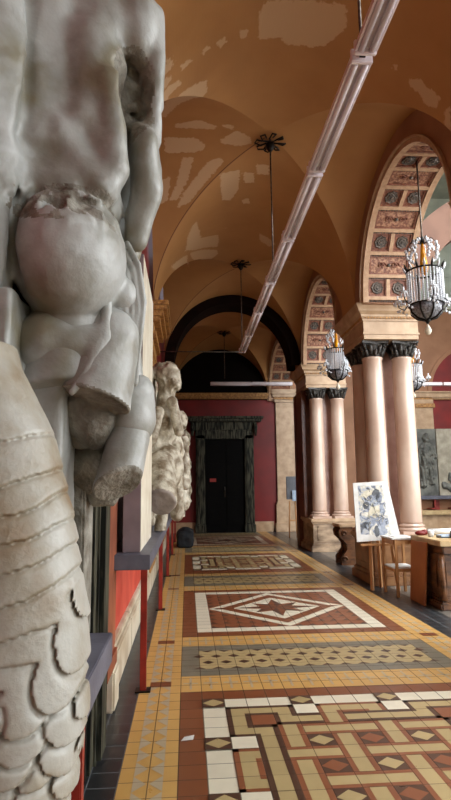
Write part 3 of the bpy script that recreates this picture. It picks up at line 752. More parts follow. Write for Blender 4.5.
# ---------------------------------------------------------------- far door
def far_door():
    m=MB(); m.box(.62,2.0,YB-.1,YB-.03,0,3.2,'doordark')
    for x0,x1 in ((.72,1.26),(1.36,1.9)):
        for z0,z1 in ((.25,1.2),(1.35,2.2),(2.35,3.05)): m.box(x0,x1,YB-.125,YB-.1,z0,z1,'doordark',.02)
    d=struct(m.build('door_1'))
    f=MB()
    for s in (0,1):
        x=.30 if s==0 else 2.0
        f.box(x,x+.32,YB-.22,YB,0,3.35,'frame',.02); f.box(x+.05,x+.27,YB-.26,YB-.2,.3,3.2,'frame',.02); f.box(x-.03,x+.35,YB-.28,YB,0,.28,'frame',.02)
    f.box(.28,2.34,YB-.22,YB,3.2,3.5,'frame',.02); f.box(.2,2.42,YB-.24,YB,3.5,3.8,'frame',.02); f.box(.05,2.6,YB-.38,YB,3.8,3.9,'frame',.02); f.box(-.02,2.66,YB-.44,YB,3.9,3.98,'frame',.015)
    for x in (.18,2.38): f.tube([(x,YB-.3,3.75),(x,YB-.36,3.6),(x,YB-.28,3.45),(x,YB-.3,3.3)],[.05,.07,.06,.03],'frame',n=8)
    f.build('door_frame',parent=d)
    h=MB(); h.tube([(1.3,YB-.14,1.2),(1.3,YB-.18,1.25),(1.3,YB-.18,1.5),(1.3,YB-.14,1.55)],.014,'steel',n=8); h.build('door_handle',parent=d)
    s=MB(); s.box(.78,1.0,YB-.15,YB-.125,1.72,1.84,mat('red_notice',L(150,40,30))); t=tag(s.build('door_notice',origin=(.89,YB-.14,1.72)),'small red notice fixed on the dark door at the far end','sign')
far_door()
b=MB(); b.box(2.0,3.0,YB-.05,YB,0,.35,'cream',.01); b.box(-.6,.28,YB-.05,YB,0,.35,'cream',.01); struct(b.build('baseboard_back'))
# left-hand doorway in the near wall
def near_door():
    m=MB(); m.box(-.64,-.62,2.0,3.25,0,3.4,'doordark'); d=struct(m.build('door_2'))
    f=MB(); f.box(-.64,-.56,3.25,3.38,0,3.5,'doordark'); f.box(-.64,-.54,3.38,3.52,0,3.5,'frame',.02); f.box(-.64,-.50,3.52,3.78,0,3.5,'frame',.03); f.box(-.64,-.54,3.78,3.95,0,3.5,'frame',.02)
    f.build('door_frame',parent=d)
    p=MB(); p.box(-.64,-.545,3.98,4.5,.42,4.0,'redbrownst',.01); p.box(-.64,-.53,3.98,4.52,.28,.42,'redbrownst',.02); p.box(-.64,-.52,4.3,4.58,0,.28,'plinth',.015); struct(p.build(trimname()))
near_door()
# ---------------------------------------------------------------- suspended fluorescent run
def strip_light(L_=1.3):
    t=thing('fluorescent_light','x','ceiling light')
    h=MB(); h.prism([(-.075,.0),(-.062,.075),(-.03,.1),(.03,.1),(.062,.075),(.075,.0),(.066,.0),(.03,.028),(-.03,.028),(-.066,.0)],-L_/2+.02,L_/2-.02,1,'lampmetal'); h.build('reflector',parent=t)
    for a in (-L_/2,L_/2-.03): e=MB(); e.box(-.074,.074,a,a+.03,-.014,.09,'lampmetal',.006); e.build('end_cap',parent=t)
    for s in (-1,1): b=MB(); b.tube([(s*.036,-L_/2+.04,.0),(s*.036,L_/2-.04,.0)],.021,'tube',n=12); b.build('tube',parent=t)
    return t
proto=strip_light(1.35)
ys=[2.57+1.4*k for k in range(7)]
lab=['nearest fluorescent batten, cut off by the top edge of the photo','second fluorescent batten of the hanging row, reaching the first gap below the top edge',
'third fluorescent batten of the hanging row, beside the nearest coffered arch','fourth fluorescent batten of the hanging row, at the foot of the nearer drop rod',
'fifth fluorescent batten of the hanging row, between the two drop rods','sixth fluorescent batten of the hanging row, before the farther drop rod','last and farthest fluorescent batten of the hanging row, where the tie rod meets it']
for i,y in enumerate(ys):
    o=proto if i==0 else dup(proto)
    o.location=(1.18,y,4.42); o['label']=lab[i]; o['group']='fluorescent battens in the hanging row'
for i,y in enumerate([a+.7 for a in ys[:-1]]):
    b=MB(); b.box(-.02,.02,-.035,.035,.0,.05,'iron'); c=b.build('connector'); c.location=(1.18,y,4.44); tag(c,'dark connector at gap number %s of the batten row, counted from the nearest'%['one','two','three','four','five','six'][i],'connector','connectors between hanging battens')
crossp=None
for i,(x,l) in enumerate(((1.44,'left horizontal fluorescent batten hung across the far end of the aisle'),(2.8,'right horizontal fluorescent batten hung across the far end, ending at the pier'),(7.9,'horizontal fluorescent batten crossing the court beyond the nearest pier'),(9.3,'horizontal fluorescent batten in front of the red lunette at the right edge'))):
    o=dup(proto,(x,18.0,4.86),PI/2,l); o['group']='fluorescent battens across the far end'
def drop_rod(x,y,z0,z1,l,r=.011,med=True):
    t=thing('suspension_rod',l,'rod',(x,y,z1),0,'rods hanging from the vault crowns')
    b=MB(); b.tube([(0,0,z0-z1),(0,0,0)],r,'steel',n=8); b.build('rod',parent=t)
    if med:
        b=MB(); b.lathe([(.02,-.16),(.05,-.12),(.07,-.07),(.05,-.03),(.03,0)],m='iron',n=12)
        for k in range(8):
            a=2*PI*k/8; pts=[(.05*math.cos(a),.05*math.sin(a),-.03),(.14*math.cos(a-.2),.14*math.sin(a-.2),-.05),(.22*math.cos(a),.22*math.sin(a),-.03),(.2*math.cos(a+.28),.2*math.sin(a+.28),-.02),(.12*math.cos(a+.2),.12*math.sin(a+.2),-.02)]
            b.tube(pts,.012,'iron',n=6)
        b.build('medallion',parent=t)
drop_rod(1.18,7.22,4.52,6.43,'nearer drop rod with dark scrolled ceiling medallion')
drop_rod(1.18,11.62,4.52,6.43,'middle drop rod with medallion, before the dark arch')
drop_rod(1.18,17.2,4.93,6.43,'farthest drop rod, in the dark bay beyond the arch')
drop_rod(1.18,3.3,4.52,6.3,'drop rod at the top edge of the photo beside the nearest batten',med=False)
b=MB(); b.tube([(-.62,11.72,4.45),(1.14,11.72,4.45)],.012,'steel',n=8); b.sphere((-.6,11.72,4.45),.03,'steel',1); tag(b.build('tie_rod'),'thin pale tie rod running from the left wall to the last batten','rod')
# ---------------------------------------------------------------- chandeliers
def chandelier():
    t=thing('chandelier','x','chandelier')   # origin: hoop level
    R=.235
    b=MB(); b.tube([(R*math.cos(a),R*math.sin(a),0) for a in [2*PI*k/32 for k in range(33)]],.014,'iron',n=8)
    b.build('hoop',parent=t)
    f=MB()
    f.tube([(.0,0,.5),(0,0,.42)],[.02,.035],'iron',n=8); f.build('top_cap',parent=t); f=MB()
    for k in range(8):
        a=2*PI*k/8; ca,sa=math.cos(a),math.sin(a)
        f.tube([(R*ca,R*sa,0),(R*.98*ca,R*.98*sa,-.25),(R*.96*ca,R*.96*sa,-.48)],.007,'iron',n=5)
        f.tube([(R*.96*ca,R*.96*sa,-.48),(R*.9*ca,R*.9*sa,-.58),(R*.55*ca,R*.55*sa,-.66),(.02*ca,.02*sa,-.69)],.013,'iron',n=6)
    f.tube([(R*.98*math.cos(a),R*.98*math.sin(a),-.48) for a in [2*PI*k/32 for k in range(33)]],.012,'iron',n=6)
    f.lathe([(.012,-.74),(.03,-.71),(.05,-.69),(.02,-.66)],m='iron',n=12); f.build('basket_frame',parent=t)
    s=MB()
    for k in range(16):   # leaf spikes
        a=2*PI*k/16; ca,sa=math.cos(a),math.sin(a)
        s.tube([(R*ca,R*sa,0),(R*1.1*ca,R*1.1*sa,.045),(R*1.2*ca,R*1.2*sa,.10)],[.016,.018,.003],'crystal' if k%2 else 'iron',n=5)
    s.build('crown',parent=t)
    st=MB()
    for j in range(19): st.sphere((0,0,-.025-.0245*j),(.0165,.0165,.0135),'crystal',1)
    st0=None
    for k in range(30):
        a=2*PI*k/30
        if st0 is None: st0=st.build('bead_strand',parent=t); o=st0
        else: o=st0.copy(); C.objects.link(o); o.parent=t
        o.location=(R*.985*math.cos(a),R*.985*math.sin(a),0)
    g=MB(); vs=[];fs=[];n=32;pr=[(R*.95,-.49),(R*.88,-.58),(R*.52,-.655),(.03,-.68)]
    g.lathe(pr,m='smoke',n=n); g.build('bowl',parent=t)
    d=MB(); d.lathe([(.004,-.74),(.02,-.77),(.042,-.82),(.045,-.85),(.03,-.88),(.006,-.895)],m='ivory',n=14); d.build('pendant_drop',parent=t)
    v=MB(); v.lathe([(.012,.42),(.026,.36),(.036,.25),(.052,.12),(.058,.04),(.045,-.02),(.02,-.05)],m='amber',n=18); v.build('amber_lamp',parent=t)
    u=MB(); rnd=random.Random(5)
    for k in range(7):
        a=2*PI*k/7+.2; ca,sa=math.cos(a),math.sin(a)
        u.tube([(.02*ca,.02*sa,.4),(.12*ca,.12*sa,.47),(.19*ca,.19*sa,.38),(.2*ca,.2*sa,.28)],.006,'iron',n=5)
        for q in range(9):
            z=.45-.035*q; rr=.1+.11*math.sin(q/8*PI*.8); u.sphere((rr*ca+rnd.uniform(-.02,.02),rr*sa+rnd.uniform(-.02,.02),z),(.026,.026,.03),'crystal',1)
    u.build('crystal_spray',parent=t)
    for k in range(6):
        a=2*PI*k/6+.35; ca,sa=math.cos(a),math.sin(a); m_=MB()
        m_.tube([(R*ca,R*sa,-.42),(R*1.3*ca,R*1.3*sa,-.5),(R*1.6*ca,R*1.6*sa,-.44),(R*1.65*ca,R*1.65*sa,-.36)],.008,'iron',n=6)
        m_.lathe([(.01,-.37),(.045,-.355),(.05,-.34),(.012,-.335),(.012,-.27)],(R*1.65*ca,R*1.65*sa,0),'crystal',12)
        for q in range(7): 
            b_=2*PI*q/7; m_.sphere((R*1.65*ca+.05*math.cos(b_),R*1.65*sa+.05*math.sin(b_),-.39),(.016,.016,.035),'crystal',1); m_.sphere((R*1.4*ca+.06*math.cos(b_),R*1.4*sa+.06*math.sin(b_),-.44-.02*q),(.018,.018,.022),'crystal',1)
        m_.build('arm',parent=t)
    r=MB(); r.tube([(0,0,.5),(0,0,1.36)],.012,'steel',n=8); rod=r.build('rod',parent=t)
    return t
ch=chandelier(); ch.location=(3.25,7.1,4.47); ch['label']='large crystal chandelier with amber centre under the nearest coffered arch'; ch['group']='crystal chandeliers'
o=dup(ch,(3.32,11.9,4.55),.3,'smaller-looking crystal chandelier hanging in the farther arch, left of the nearest pier')
o=dup(ch,(6.0,14.2,4.72),.1,'crystal chandelier with amber glass just right of the nearest pier, in the court')
for c_ in o.children:
    if c_.name.startswith('rod'): c_.scale=(1,1,3.3); c_.location.z=-1.15
for o_,k in ((ch,1.22),):
    for c_ in o_.children:
        if c_.name.startswith('rod'): c_.scale=(1,1,1.33); c_.location.z=-.165
# ---------------------------------------------------------------- display shelves and posts
def shelf(y0,y1,label,z0=.98,z1=1.09,xr=.18):
    t=thing('display_shelf',label,'shelf',(-.46,y0,0))
    b=MB(); b.box(-.18,xr,0,y1-y0,z0,z1,'shelf',.004); b.build('board',parent=t)
    return t
s1=shelf(1.72,2.47,'short lavender-grey display shelf beside the serpent leg, nearest the viewer',.885,1.0,.15)
s2=shelf(4.35,17,'long lavender-grey display shelf running along the left wall on red posts')
def post(parent,y,y0,zt=.98):
    p=MB(); p.box(.085,.135,y-y0-.025,y-y0+.025,0,zt,'redpost',.004); o=p.build('post',parent=parent)
    q=MB(); q.box(.05,.17,y-y0-.05,y-y0+.05,0,.012,'iron'); q.build('foot_plate',parent=o)
post(s1,1.92,1.72,.885)
for y in (4.74,7.66,10.4,13.5,16.5): post(s2,y,4.35)
b=MB(); b.box(-.505,-.365,4.52,5.84,1.091,3.55,'mauve',.004); o=b.build('backing_slab'); tag(o,'tall mauve slab with an ivory edge standing on the near end of the long shelf','slab')
me=o.data; me.materials.append(MT['ivory'])
for p_ in me.polygons:
    if p_.normal.x>.7: p_.material_index=1
# ---------------------------------------------------------------- foreground colossus (plaster cast)
def A3(*a): return np.array(a,float)
def statue():
    t=thing('giant_statue','colossal grey plaster cast of a broken torso seen from behind, with a scaly serpent leg','statue',(-.62,1.9,0))
    O=(-.62,1.9,0)
    Y=2.0
    def body(P):
        d=ell(P,(-0.548,2.140,3.611),(.34,.27,.50))                       # rib cage
        d=U(d,ell(P,(-0.789,1.880,3.143),(.26,.22,.60)),.10)             # far half of the back
        d=U(d,ell(P,(-0.553,2.120,2.949),(.26,.24,.28)),.10)             # waist
        d=U(d,ell(P,(-0.351,1.990,3.389),(.11,.09,.19),('Y',15)),.05)     # shoulder blade mass
        d=U(d,cap(P,(-0.316,1.990,3.214),(-0.319,2.000,2.922),.085,.07),.05)   # flank muscle
        d=U(d,cap(P,(-0.383,1.930,2.962),(-0.269,1.990,2.784),.045,.045),.035) # oblique ridge
        d=U(d,cap(P,(-0.516,1.930,3.412),(-0.509,1.930,2.990),.07,.045),.05)    # long back muscle
        d=U(d,cap(P,(-0.677,1.800,3.280),(-0.647,1.820,2.828),.07,.05),.05)
        d=S(d,cap(P,(-0.577,1.820,3.428),(-0.564,1.830,2.877),.02,.015),.05)   # spine furrow
        d=U(d,cap(P,(-0.294,1.930,3.103),(-0.264,1.950,2.776),.06,.045),.04)
        d=S(d,cap(P,(-0.380,1.800,3.194),(-0.360,1.845,2.926),.03,.028),.06)
        d=S(d,cap(P,(-0.486,1.810,2.961),(-0.438,1.830,2.843),.03,.022),.06)
        d=S(d,cap(P,(-0.424,1.830,2.812),(-0.261,1.880,2.664),.02,.018),.04)
        d=S(d,cap(P,(-0.586,1.845,2.817),(-0.334,1.855,2.648),.028,.022),.05)
        d=S(d,cap(P,(-0.254,1.930,3.201),(-0.271,1.970,2.987),.02,.014),.03)
        d=U(d,cap(P,(-0.615,1.920,2.818),(-0.466,1.920,2.871),.04,.04),.07)
        d=U(d,cap(P,(-0.466,1.920,2.879),(-0.307,1.950,2.695),.04,.05),.06)
        d=U(d,cap(P,(-0.370,1.930,3.290),(-0.386,1.940,2.982),.06,.04),.07)
        d=S(d,cap(P,(-0.451,1.830,3.017),(-0.490,1.840,2.855),.016,.012),.03)
        d=U(d,ell(P,(-0.658,1.900,2.649),(.09,.12,.2)),.05)
        d=U(d,ell(P,(-0.473,2.080,2.692),(.22,.20,.16)),.05)             # hips
        g=ell(P,(-0.431,1.990,2.432),(.205,.24,.245)); d=U(d,g,.02)     # right buttock
        g=ell(P,(-0.747,1.860,2.422),(.15,.22,.32)); d=U(d,g,.012)      # left buttock
        # shoulder and broken arm
        d=U(d,ell(P,(-0.192,2.050,3.460),(.085,.11,.17)),.05)
        d=U(d,cap(P,(-0.152,2.060,3.509),(-0.139,2.100,3.151),.055,.045),.03)
        d=S(d,ell(P,(-0.208,1.980,3.090),(.075,.10,.15)),.012); d=U(d,chain(P,[(-0.140,2.060,3.556),(-0.121,2.050,3.317),(-0.129,2.070,3.152),(-0.142,2.100,2.994)],[.04,.034,.028,.04]),.02)
        d=U(d,ell(P,(-0.284,2.300,2.884),(.12,.1,.42)),.03)
        rock=ell(P,(-0.226,2.200,3.189),(.085,.12,.19))+.03*vnoise(P,22)+.05*vnoise(P,9); d=U(d,rock+.03*vnoise(P,30),.01)
        # forearm / knee of the wrestling limb
        d=U(d,ell(P,(-0.169,2.100,2.883),(.065,.09,.18),('Y',-8)),.02); d=U(d,ell(P,(-0.157,2.040,2.932),(.04,.05,.07)),.03)
        d=U(d,cap(P,(-0.164,2.100,2.775),(-0.206,2.150,2.585),.06,.05),.03)
        # broken patch over the hip
        w=np.exp(-(((P-A3(*(-0.398,1.840,2.574)))/A3(.20,.22,.085))**2).sum(-1)); d=d+w*(.06*np.abs(vnoise(P,19))+.04*vnoise(P,38)-.006)
        d=S(d,ell(P,(-0.343,1.800,2.580),(.04,.035,.07),('Y',-25)),.01); d=S(d,ell(P,(-0.442,1.800,2.544),(.04,.03,.05)),.012)
        # hollow of the cleft
        d=S(d,cap(P,(-0.606,1.860,2.628),(-0.587,1.860,2.124),.02,.035),.02)
        # upper thigh, broken off flat
        th=cap(P,(-0.433,2.100,2.253),(-0.459,2.030,1.912),.165,.145); th=np.maximum(th,-bx(P,(-2,0,-1),(-1.087,9.000,3.261),.0)*0+plane(P,(-0.442,1.950,1.949),(.12,-.35,-1))); d=U(d,th,.006)
        # small swelling beside the thigh
        d=U(d,ell(P,(-0.255,2.100,2.323),(.075,.09,.085)),.012)
        return d+.004*vnoise(P,30)
    def bodysel(c):
        out=np.zeros(len(c),bool)
        out|=(np.linalg.norm((c-np.array((-0.398,1.840,2.574)))/A3(.22,.3,.105),axis=1)<1)&(vnoise(c,11)+.6*vnoise(c,30)>-.02)
        for q,r in (((-0.213,2.050,3.200),.11),((-0.216,2.070,3.051),.105)): out|=np.linalg.norm((c-np.array(q))/A3(.8,1.6,1.2),axis=1)<r
        return out
    sculpt('torso',body,(-.95,1.68,1.7),(.0,2.55,3.55),.0095,'plaster',t,2,'broken',bodysel,O)
    def thigh(P):
        a=cap(P,(-0.303,2.080,2.149),(-0.341,1.980,1.815),.125,.13); a=np.maximum(a,plane(P,(-0.311,1.950,1.907),(-.3,-.2,-.93)))
        r=a+.0
        bl=ell(P,(-0.373,2.120,1.857),(.13,.12,.11))+.05*vnoise(P,12); return U(r,bl,.01)+.006*vnoise(P,26)
    sculpt('broken_thigh',thigh,(-.62,1.75,1.55),(-.04,2.4,2.35),.0065,'plaster',t,3,'broken',lambda c:(((c-np.array((-0.311,1.950,1.907)))@(A3(-.3,-.2,-.93)/.997))>-.012),O)
    def flap(P):   # big overlapping fold between the two thighs
        a=chain(P,[(-0.294,2.000,2.280),(-0.296,1.960,2.118),(-0.342,1.920,2.000),(-0.390,1.900,1.919)],[.02,.022,.022,.012]); 
        s=cap(P,(-0.499,2.020,2.113),(-0.348,2.020,2.096),.13,.1); s=np.maximum(s,plane(P,(-0.430,1.900,1.919),(.15,-.3,-1)))
        return U(a,s,.03)+.006*vnoise(P,20)
    sculpt('skin_fold',flap,(-.75,1.72,1.7),(-.2,2.3,2.45),.009,'plaster',t,1,None,None,O)
    def drap(P):
        P=P+A3(.022,0,0)
        d=cap(P,(-0.244,2.220,2.520),(-0.212,2.220,2.002),.05,.06)
        for i in range(6):
            o=i*.022; r_=.0125
            d=U(d,chain(P,[(-0.222,2.120,2.541),(-0.176,2.100,2.446),(-0.155,2.100,2.296),(-0.169,2.100,2.136),(-0.182,2.100,1.980)]+np.array([.01-o*.95,-.03-o*.25,-o*.9]),[r_,r_,r_*1.1,r_,r_],.01),.004)
        P=P+A3(.0,0,0)
        for i in range(4): d=U(d,chain(P,np.array([(-0.277,2.020,2.218),(-0.220,2.040,2.193),(-0.178,2.080,2.131)])-i*A3(0,0,.025),[.012,.013,.012]),.005)
        return d
    sculpt('drapery',drap,(-.4,1.9,1.85),(-.02,2.45,2.6),.007,'plaster',t,1,None,None,O)
    def knee(P):
        d=ell(P,(-0.212,2.150,1.860),(.085,.10,.115)); d=U(d,cap(P,(-0.198,2.200,1.970),(-0.207,2.180,1.856),.07,.08),.03)
        return d+.004*vnoise(P,26)
    sculpt('knee',knee,(-.45,1.9,1.55),(-.05,2.4,2.2),.008,'plaster',t,1,None,None,O)
    def shin(P):
        d=cap(P,(-0.220,2.130,1.781),(-0.255,2.050,1.588),.078,.082); d=np.maximum(d,plane(P,(-0.264,2.000,1.637),(.35,-.55,-.75)))
        return d+.004*vnoise(P,26)
    sculpt('shin_stump',shin,(-.45,1.85,1.45),(-.08,2.3,1.95),.006,'plaster',t,3,'broken',lambda c:(((c-np.array((-0.264,2.000,1.637)))@(A3(.35,-.55,-.75)/.994))>-.012),O)
    def rock(P):
        d=U(ell(P,(-0.350,2.280,1.726),(.15,.12,.16)),bx(P,(-.66,2.12,1.6),(-0.291,2.400,1.606),.03),.05); return d+.07*vnoise(P,9)+.03*vnoise(P,24)
    P0=(-0.291,2.400,1.606)
    def rock(P): return U(ell(P,(-0.353,2.300,1.727),(.16,.12,.19)),ell(P,(-0.391,2.300,1.953),(.2,.12,.18)),.06)+.07*vnoise(P,9)+.03*vnoise(P,24)
    sculpt('rock_ground',rock,(-.75,2.1,1.45),(-.1,2.5,2.3),.012,'broken',t,1,None,None,O)
    # upright support block and backing
    def upr(P): return np.minimum(bx(P,(-.60,1.95,1.0),(-.43,2.2,2.2),.02),bx(P,(-.635,1.80,1.0),(-.575,2.1,2.26),.015))+.008*vnoise(P,14)
    sculpt('support_block',upr,(-.66,1.72,.98),(-.38,2.3,2.34),.012,'plaster',t,1,None,None,O)
    b=MB(); b.box(-.638,-.40,2.25,2.46,1.0,3.6,'broken',.01); b.build('backing_plate',parent=t,origin=O)
    # serpent leg, with overlapping plates and scales
    path=[(-0.606,1.400,1.993),(-0.557,1.380,1.837),(-0.472,1.360,1.666),(-0.425,1.340,1.482),(-0.396,1.330,1.309),(-0.390,1.330,1.143),(-0.418,1.340,0.960),(-.56,1.36,.55),(-.6,1.4,.2),(-.6,1.42,.0)]
    rad=[.155,.157,.163,.167,.168,.168,.168,.18,.17,.17]
    BANDS=[[(-0.513,1.200,1.679),(-0.392,1.200,1.699),(-0.311,1.200,1.731)],[(-0.506,1.200,1.577),(-0.388,1.200,1.602),(-0.307,1.200,1.636),(-0.268,1.200,1.678)],[(-0.503,1.200,1.517),(-0.385,1.200,1.541),(-0.341,1.200,1.548),(-0.311,1.200,1.566),(-0.266,1.200,1.615)],[(-0.499,1.200,1.457),(-0.382,1.200,1.485),(-0.322,1.200,1.496),(-0.271,1.200,1.529),(-0.240,1.200,1.573)],[(-0.495,1.200,1.399),(-0.379,1.200,1.427),(-0.306,1.200,1.445),(-0.249,1.200,1.482),(-0.222,1.200,1.532)],
     [(-0.491,1.200,1.337),(-0.376,1.200,1.363),(-0.317,1.200,1.379),(-0.259,1.200,1.411),(-0.200,1.200,1.471)],[(-0.488,1.200,1.285),(-0.373,1.200,1.302),(-0.301,1.200,1.319),(-0.238,1.200,1.325),(-0.197,1.200,1.353)],[(-0.486,1.200,1.251),(-0.371,1.200,1.259),(-0.299,1.200,1.258),(-0.195,1.200,1.255)],[(-0.483,1.200,1.218),(-0.369,1.200,1.214),(-0.326,1.200,1.211),(-0.296,1.200,1.195),(-0.192,1.200,1.154)],[(-0.475,1.200,1.084),(-0.190,1.200,1.072)]]
    SCALES=[((-0.347,1.200,1.008),.05,.06,0),((-0.283,1.200,0.996),.045,.06,0),((-0.235,1.200,1.020),.035,.055,-.2),((-0.297,1.200,1.066),.04,.05,.2),((-0.343,1.200,1.084),.045,.05,0),((-0.254,1.200,1.078),.036,.06,.25),((-0.212,1.200,1.087),.022,.06,-.1),
     ((-0.322,1.200,1.119),.045,.045,.1),((-0.248,1.200,1.130),.034,.055,.3),((-0.212,1.200,1.160),.024,.055,0),((-0.321,1.200,1.175),.048,.05,0),((-0.393,1.200,1.160),.04,.05,0),((-0.262,1.200,1.216),.041,.062,-.05),((-0.239,1.200,1.281),.030,.066,.1),((-0.223,1.200,1.357),.022,.05,.3)]
    def snake(P):
        best=None;S0=0
        for i in range(len(path)-1):
            a=np.array(path[i]);b=np.array(path[i+1]);ab=b-a;l=np.linalg.norm(ab); dd=P-a
            tt=np.clip((dd@ab)/(ab@ab),0,1); q=dd-tt[...,None]*ab; dist=np.sqrt((q*q).sum(-1))-(rad[i]+(rad[i+1]-rad[i])*tt)
            s=S0+tt*l; ang=np.arctan2(q[...,1],q[...,0])   # 0 = +x , -pi/2 = toward viewer
            if best is None: best=dist;bs=s;ba=ang
            else:
                m_=dist<best; best=np.where(m_,dist,best);bs=np.where(m_,s,bs);ba=np.where(m_,ang,ba)
            S0+=l
        # broad belly plates on the left/front, scales on the right and lower down
        X=P[...,0];Z=P[...,2]; hgt=np.zeros(X.shape)
        zl=[np.interp(X,[q[0] for q in l],[q[2] for q in l]) for l in BANDS]
        for k in range(len(zl)-1):
            top,bot=zl[k],zl[k+1]; f_=np.clip((Z-bot)/(top-bot),0,1); m_=(Z<=top)&(Z>bot)
            hgt=np.where(m_,.007*(1-f_)-.002-.006*np.exp(-((Z-top)/.006)**2),hgt)
        for c,rx,rz,tl in SCALES:
            dx=X-c[0];dz=Z-c[2]; ct,st=math.cos(tl),math.sin(tl); a=(dx*ct+dz*st)/rx; b_=(-dx*st+dz*ct)/rz
            rr=np.sqrt(a*a+b_*b_); 
            g=np.exp(-((rr-1.06)*min(rx,rz)/.0055)**2)*(b_<.55)
            hgt=np.where(rr<1,.003+.006*np.clip(-b_+.3,0,1.2),hgt-.011*g)
        fr=np.clip((1.42-P[...,1])/.06,0,1)
        return best-hgt*fr+.003*vnoise(P,18)
    sculpt('serpent_leg',snake,(-.72,1.1,.55),(-.18,1.62,1.95),.0047,'snake',t,3,None,None,O)
    b=MB(); b.box(-.635,-.34,1.12,1.62,0,.62,'broken',.04); b.build('base_block',parent=t,origin=O)
statue()
# ---------------------------------------------------------------- relief casts along the shelf
def relief_figures():
    def f2(P):
        y=6.6
        d=ell(P,(-0.226,6.900,2.938),(.13,.16,.19)); d=U(d,ell(P,(-0.139,6.900,2.862),(.055,.12,.07)),.04)          # head with hair and beard
        d=U(d,ell(P,(-0.316,6.950,3.025),(.12,.15,.12)),.03)+.09*np.abs(vnoise(P,13))*(P[...,2]>2.6)-.02
        d=S(d,ell(P,(-0.183,6.700,2.800),(.03,.05,.02)),.01); d=S(d,ell(P,(-0.111,6.750,2.884),(.02,.04,.02)),.01)
        d=U(d,ell(P,(-0.266,7.000,2.649),(.12,.2,.25)),.05); d=U(d,ell(P,(-0.273,6.900,2.346),(.17,.26,.27)),.05)      # chest
        d=U(d,cap(P,(-0.180,6.600,2.589),(-0.096,6.600,2.230),.07,.06),.02)
        d=U(d,cap(P,(-0.329,6.300,2.429),(-0.388,6.200,2.104),.07,.06),.03)
        d=S(d,ell(P,(-0.314,6.500,2.128),(.05,.12,.09)),.02); d=S(d,ell(P,(-0.227,6.600,2.469),(.03,.07,.04)),.015)
        d=U(d,ell(P,(-0.229,6.750,1.813),(.19,.24,.28)),.05)      # belly and hips
        d=U(d,ell(P,(-0.380,6.900,1.794),(.13,.3,.55)),.05); th=cap(P,(-0.312,6.500,1.840),(-0.272,6.150,1.451),.17,.165); th=np.maximum(th,plane(P,(-0.287,6.000,1.580),(-.1,-.85,-.5))); d=U(d,th,.03)
        d=U(d,cap(P,(-0.148,6.900,1.671),(-0.123,6.900,1.252),.10,.08),.02)
        d=U(d,ell(P,(-0.143,7.200,2.055),(.1,.3,.2))+.05*vnoise(P,10),.03)
        d=U(d,cap(P,(-0.275,6.500,1.330),(-0.307,6.500,1.086),.06,.07),.02)
        w=np.clip((P[...,2]<2.0)*1.,0,1)
        d=U(d,bx(P,(-.632,6.0,1.091),(-.42,7.6,3.0),.03)+.05*vnoise(P,7),.03)
        return d+.012*vnoise(P,12)+.012*vnoise(P,30)
    g='figures of the relief cast on the long shelf'
    o=sculpt('relief_figure',f2,(-.638,5.85,1.085),(.08,7.75,3.2),.016,'relief',None,1,'cutstone',lambda c:(((c-np.array((-0.287,6.000,1.580)))@(A3(-.1,-.85,-.5)/.991))>-.03)&(c[:,2]<1.75),(-.5,6.6,1.091))
    tag(o,'weathered long-haired relief figure with a broken thigh, beside the ivory-edged slab on the shelf','sculpture')
    def f3(P):
        d=ell(P,(-0.114,8.900,2.642),(.12,.16,.16)); d=U(d,ell(P,(-0.129,8.900,2.083),(.15,.28,.28)),.05)
        d=U(d,cap(P,(-0.048,8.600,2.297),(-0.033,8.500,1.611),.09,.07),.03); d=U(d,cap(P,(-0.097,8.900,1.847),(-0.065,8.800,1.306),.13,.1),.03)
        d=U(d,bx(P,(-.62,8.2,1.091),(-.4,9.8,2.6),.03)+.06*vnoise(P,7),.03)
        d=U(d,cap(P,(-0.149,9.200,1.533),(-0.116,9.200,1.087),.1,.08),.03)
        d=S(d,ell(P,(-0.094,8.600,2.297),(.05,.1,.06)),.02)
        return d+.05*vnoise(P,12)+.02*vnoise(P,28)
    o=sculpt('relief_figure',f3,(-.638,8.1,1.085),(.12,9.95,3.0),.02,'relief',None,1,None,None,(-.5,8.9,1.091))
    tag(o,'second weathered relief figure on the long shelf, behind the bearded one','sculpture')
    def f4(P):
        d=ell(P,(-0.069,12.200,2.632),(.14,.2,.18)); d=U(d,ell(P,(-0.090,12.200,2.046),(.17,.3,.3)),.05); d=U(d,cap(P,(-0.025,12.000,1.932),(-0.004,12.000,1.302),.1,.08),.03)
        d=U(d,bx(P,(-.62,11.2,1.091),(-.4,13.2,2.5),.03)+.06*vnoise(P,7),.03)
        return d+.06*vnoise(P,11)+.02*vnoise(P,26)
    o=sculpt('relief_figure',f4,(-.638,11.1,1.085),(.15,13.3,3.1),.026,'relief',None,1,None,None,(-.5,12.2,1.091))
    tag(o,'farthest relief figure on the long shelf, nearest the dark door','sculpture')
relief_figures()
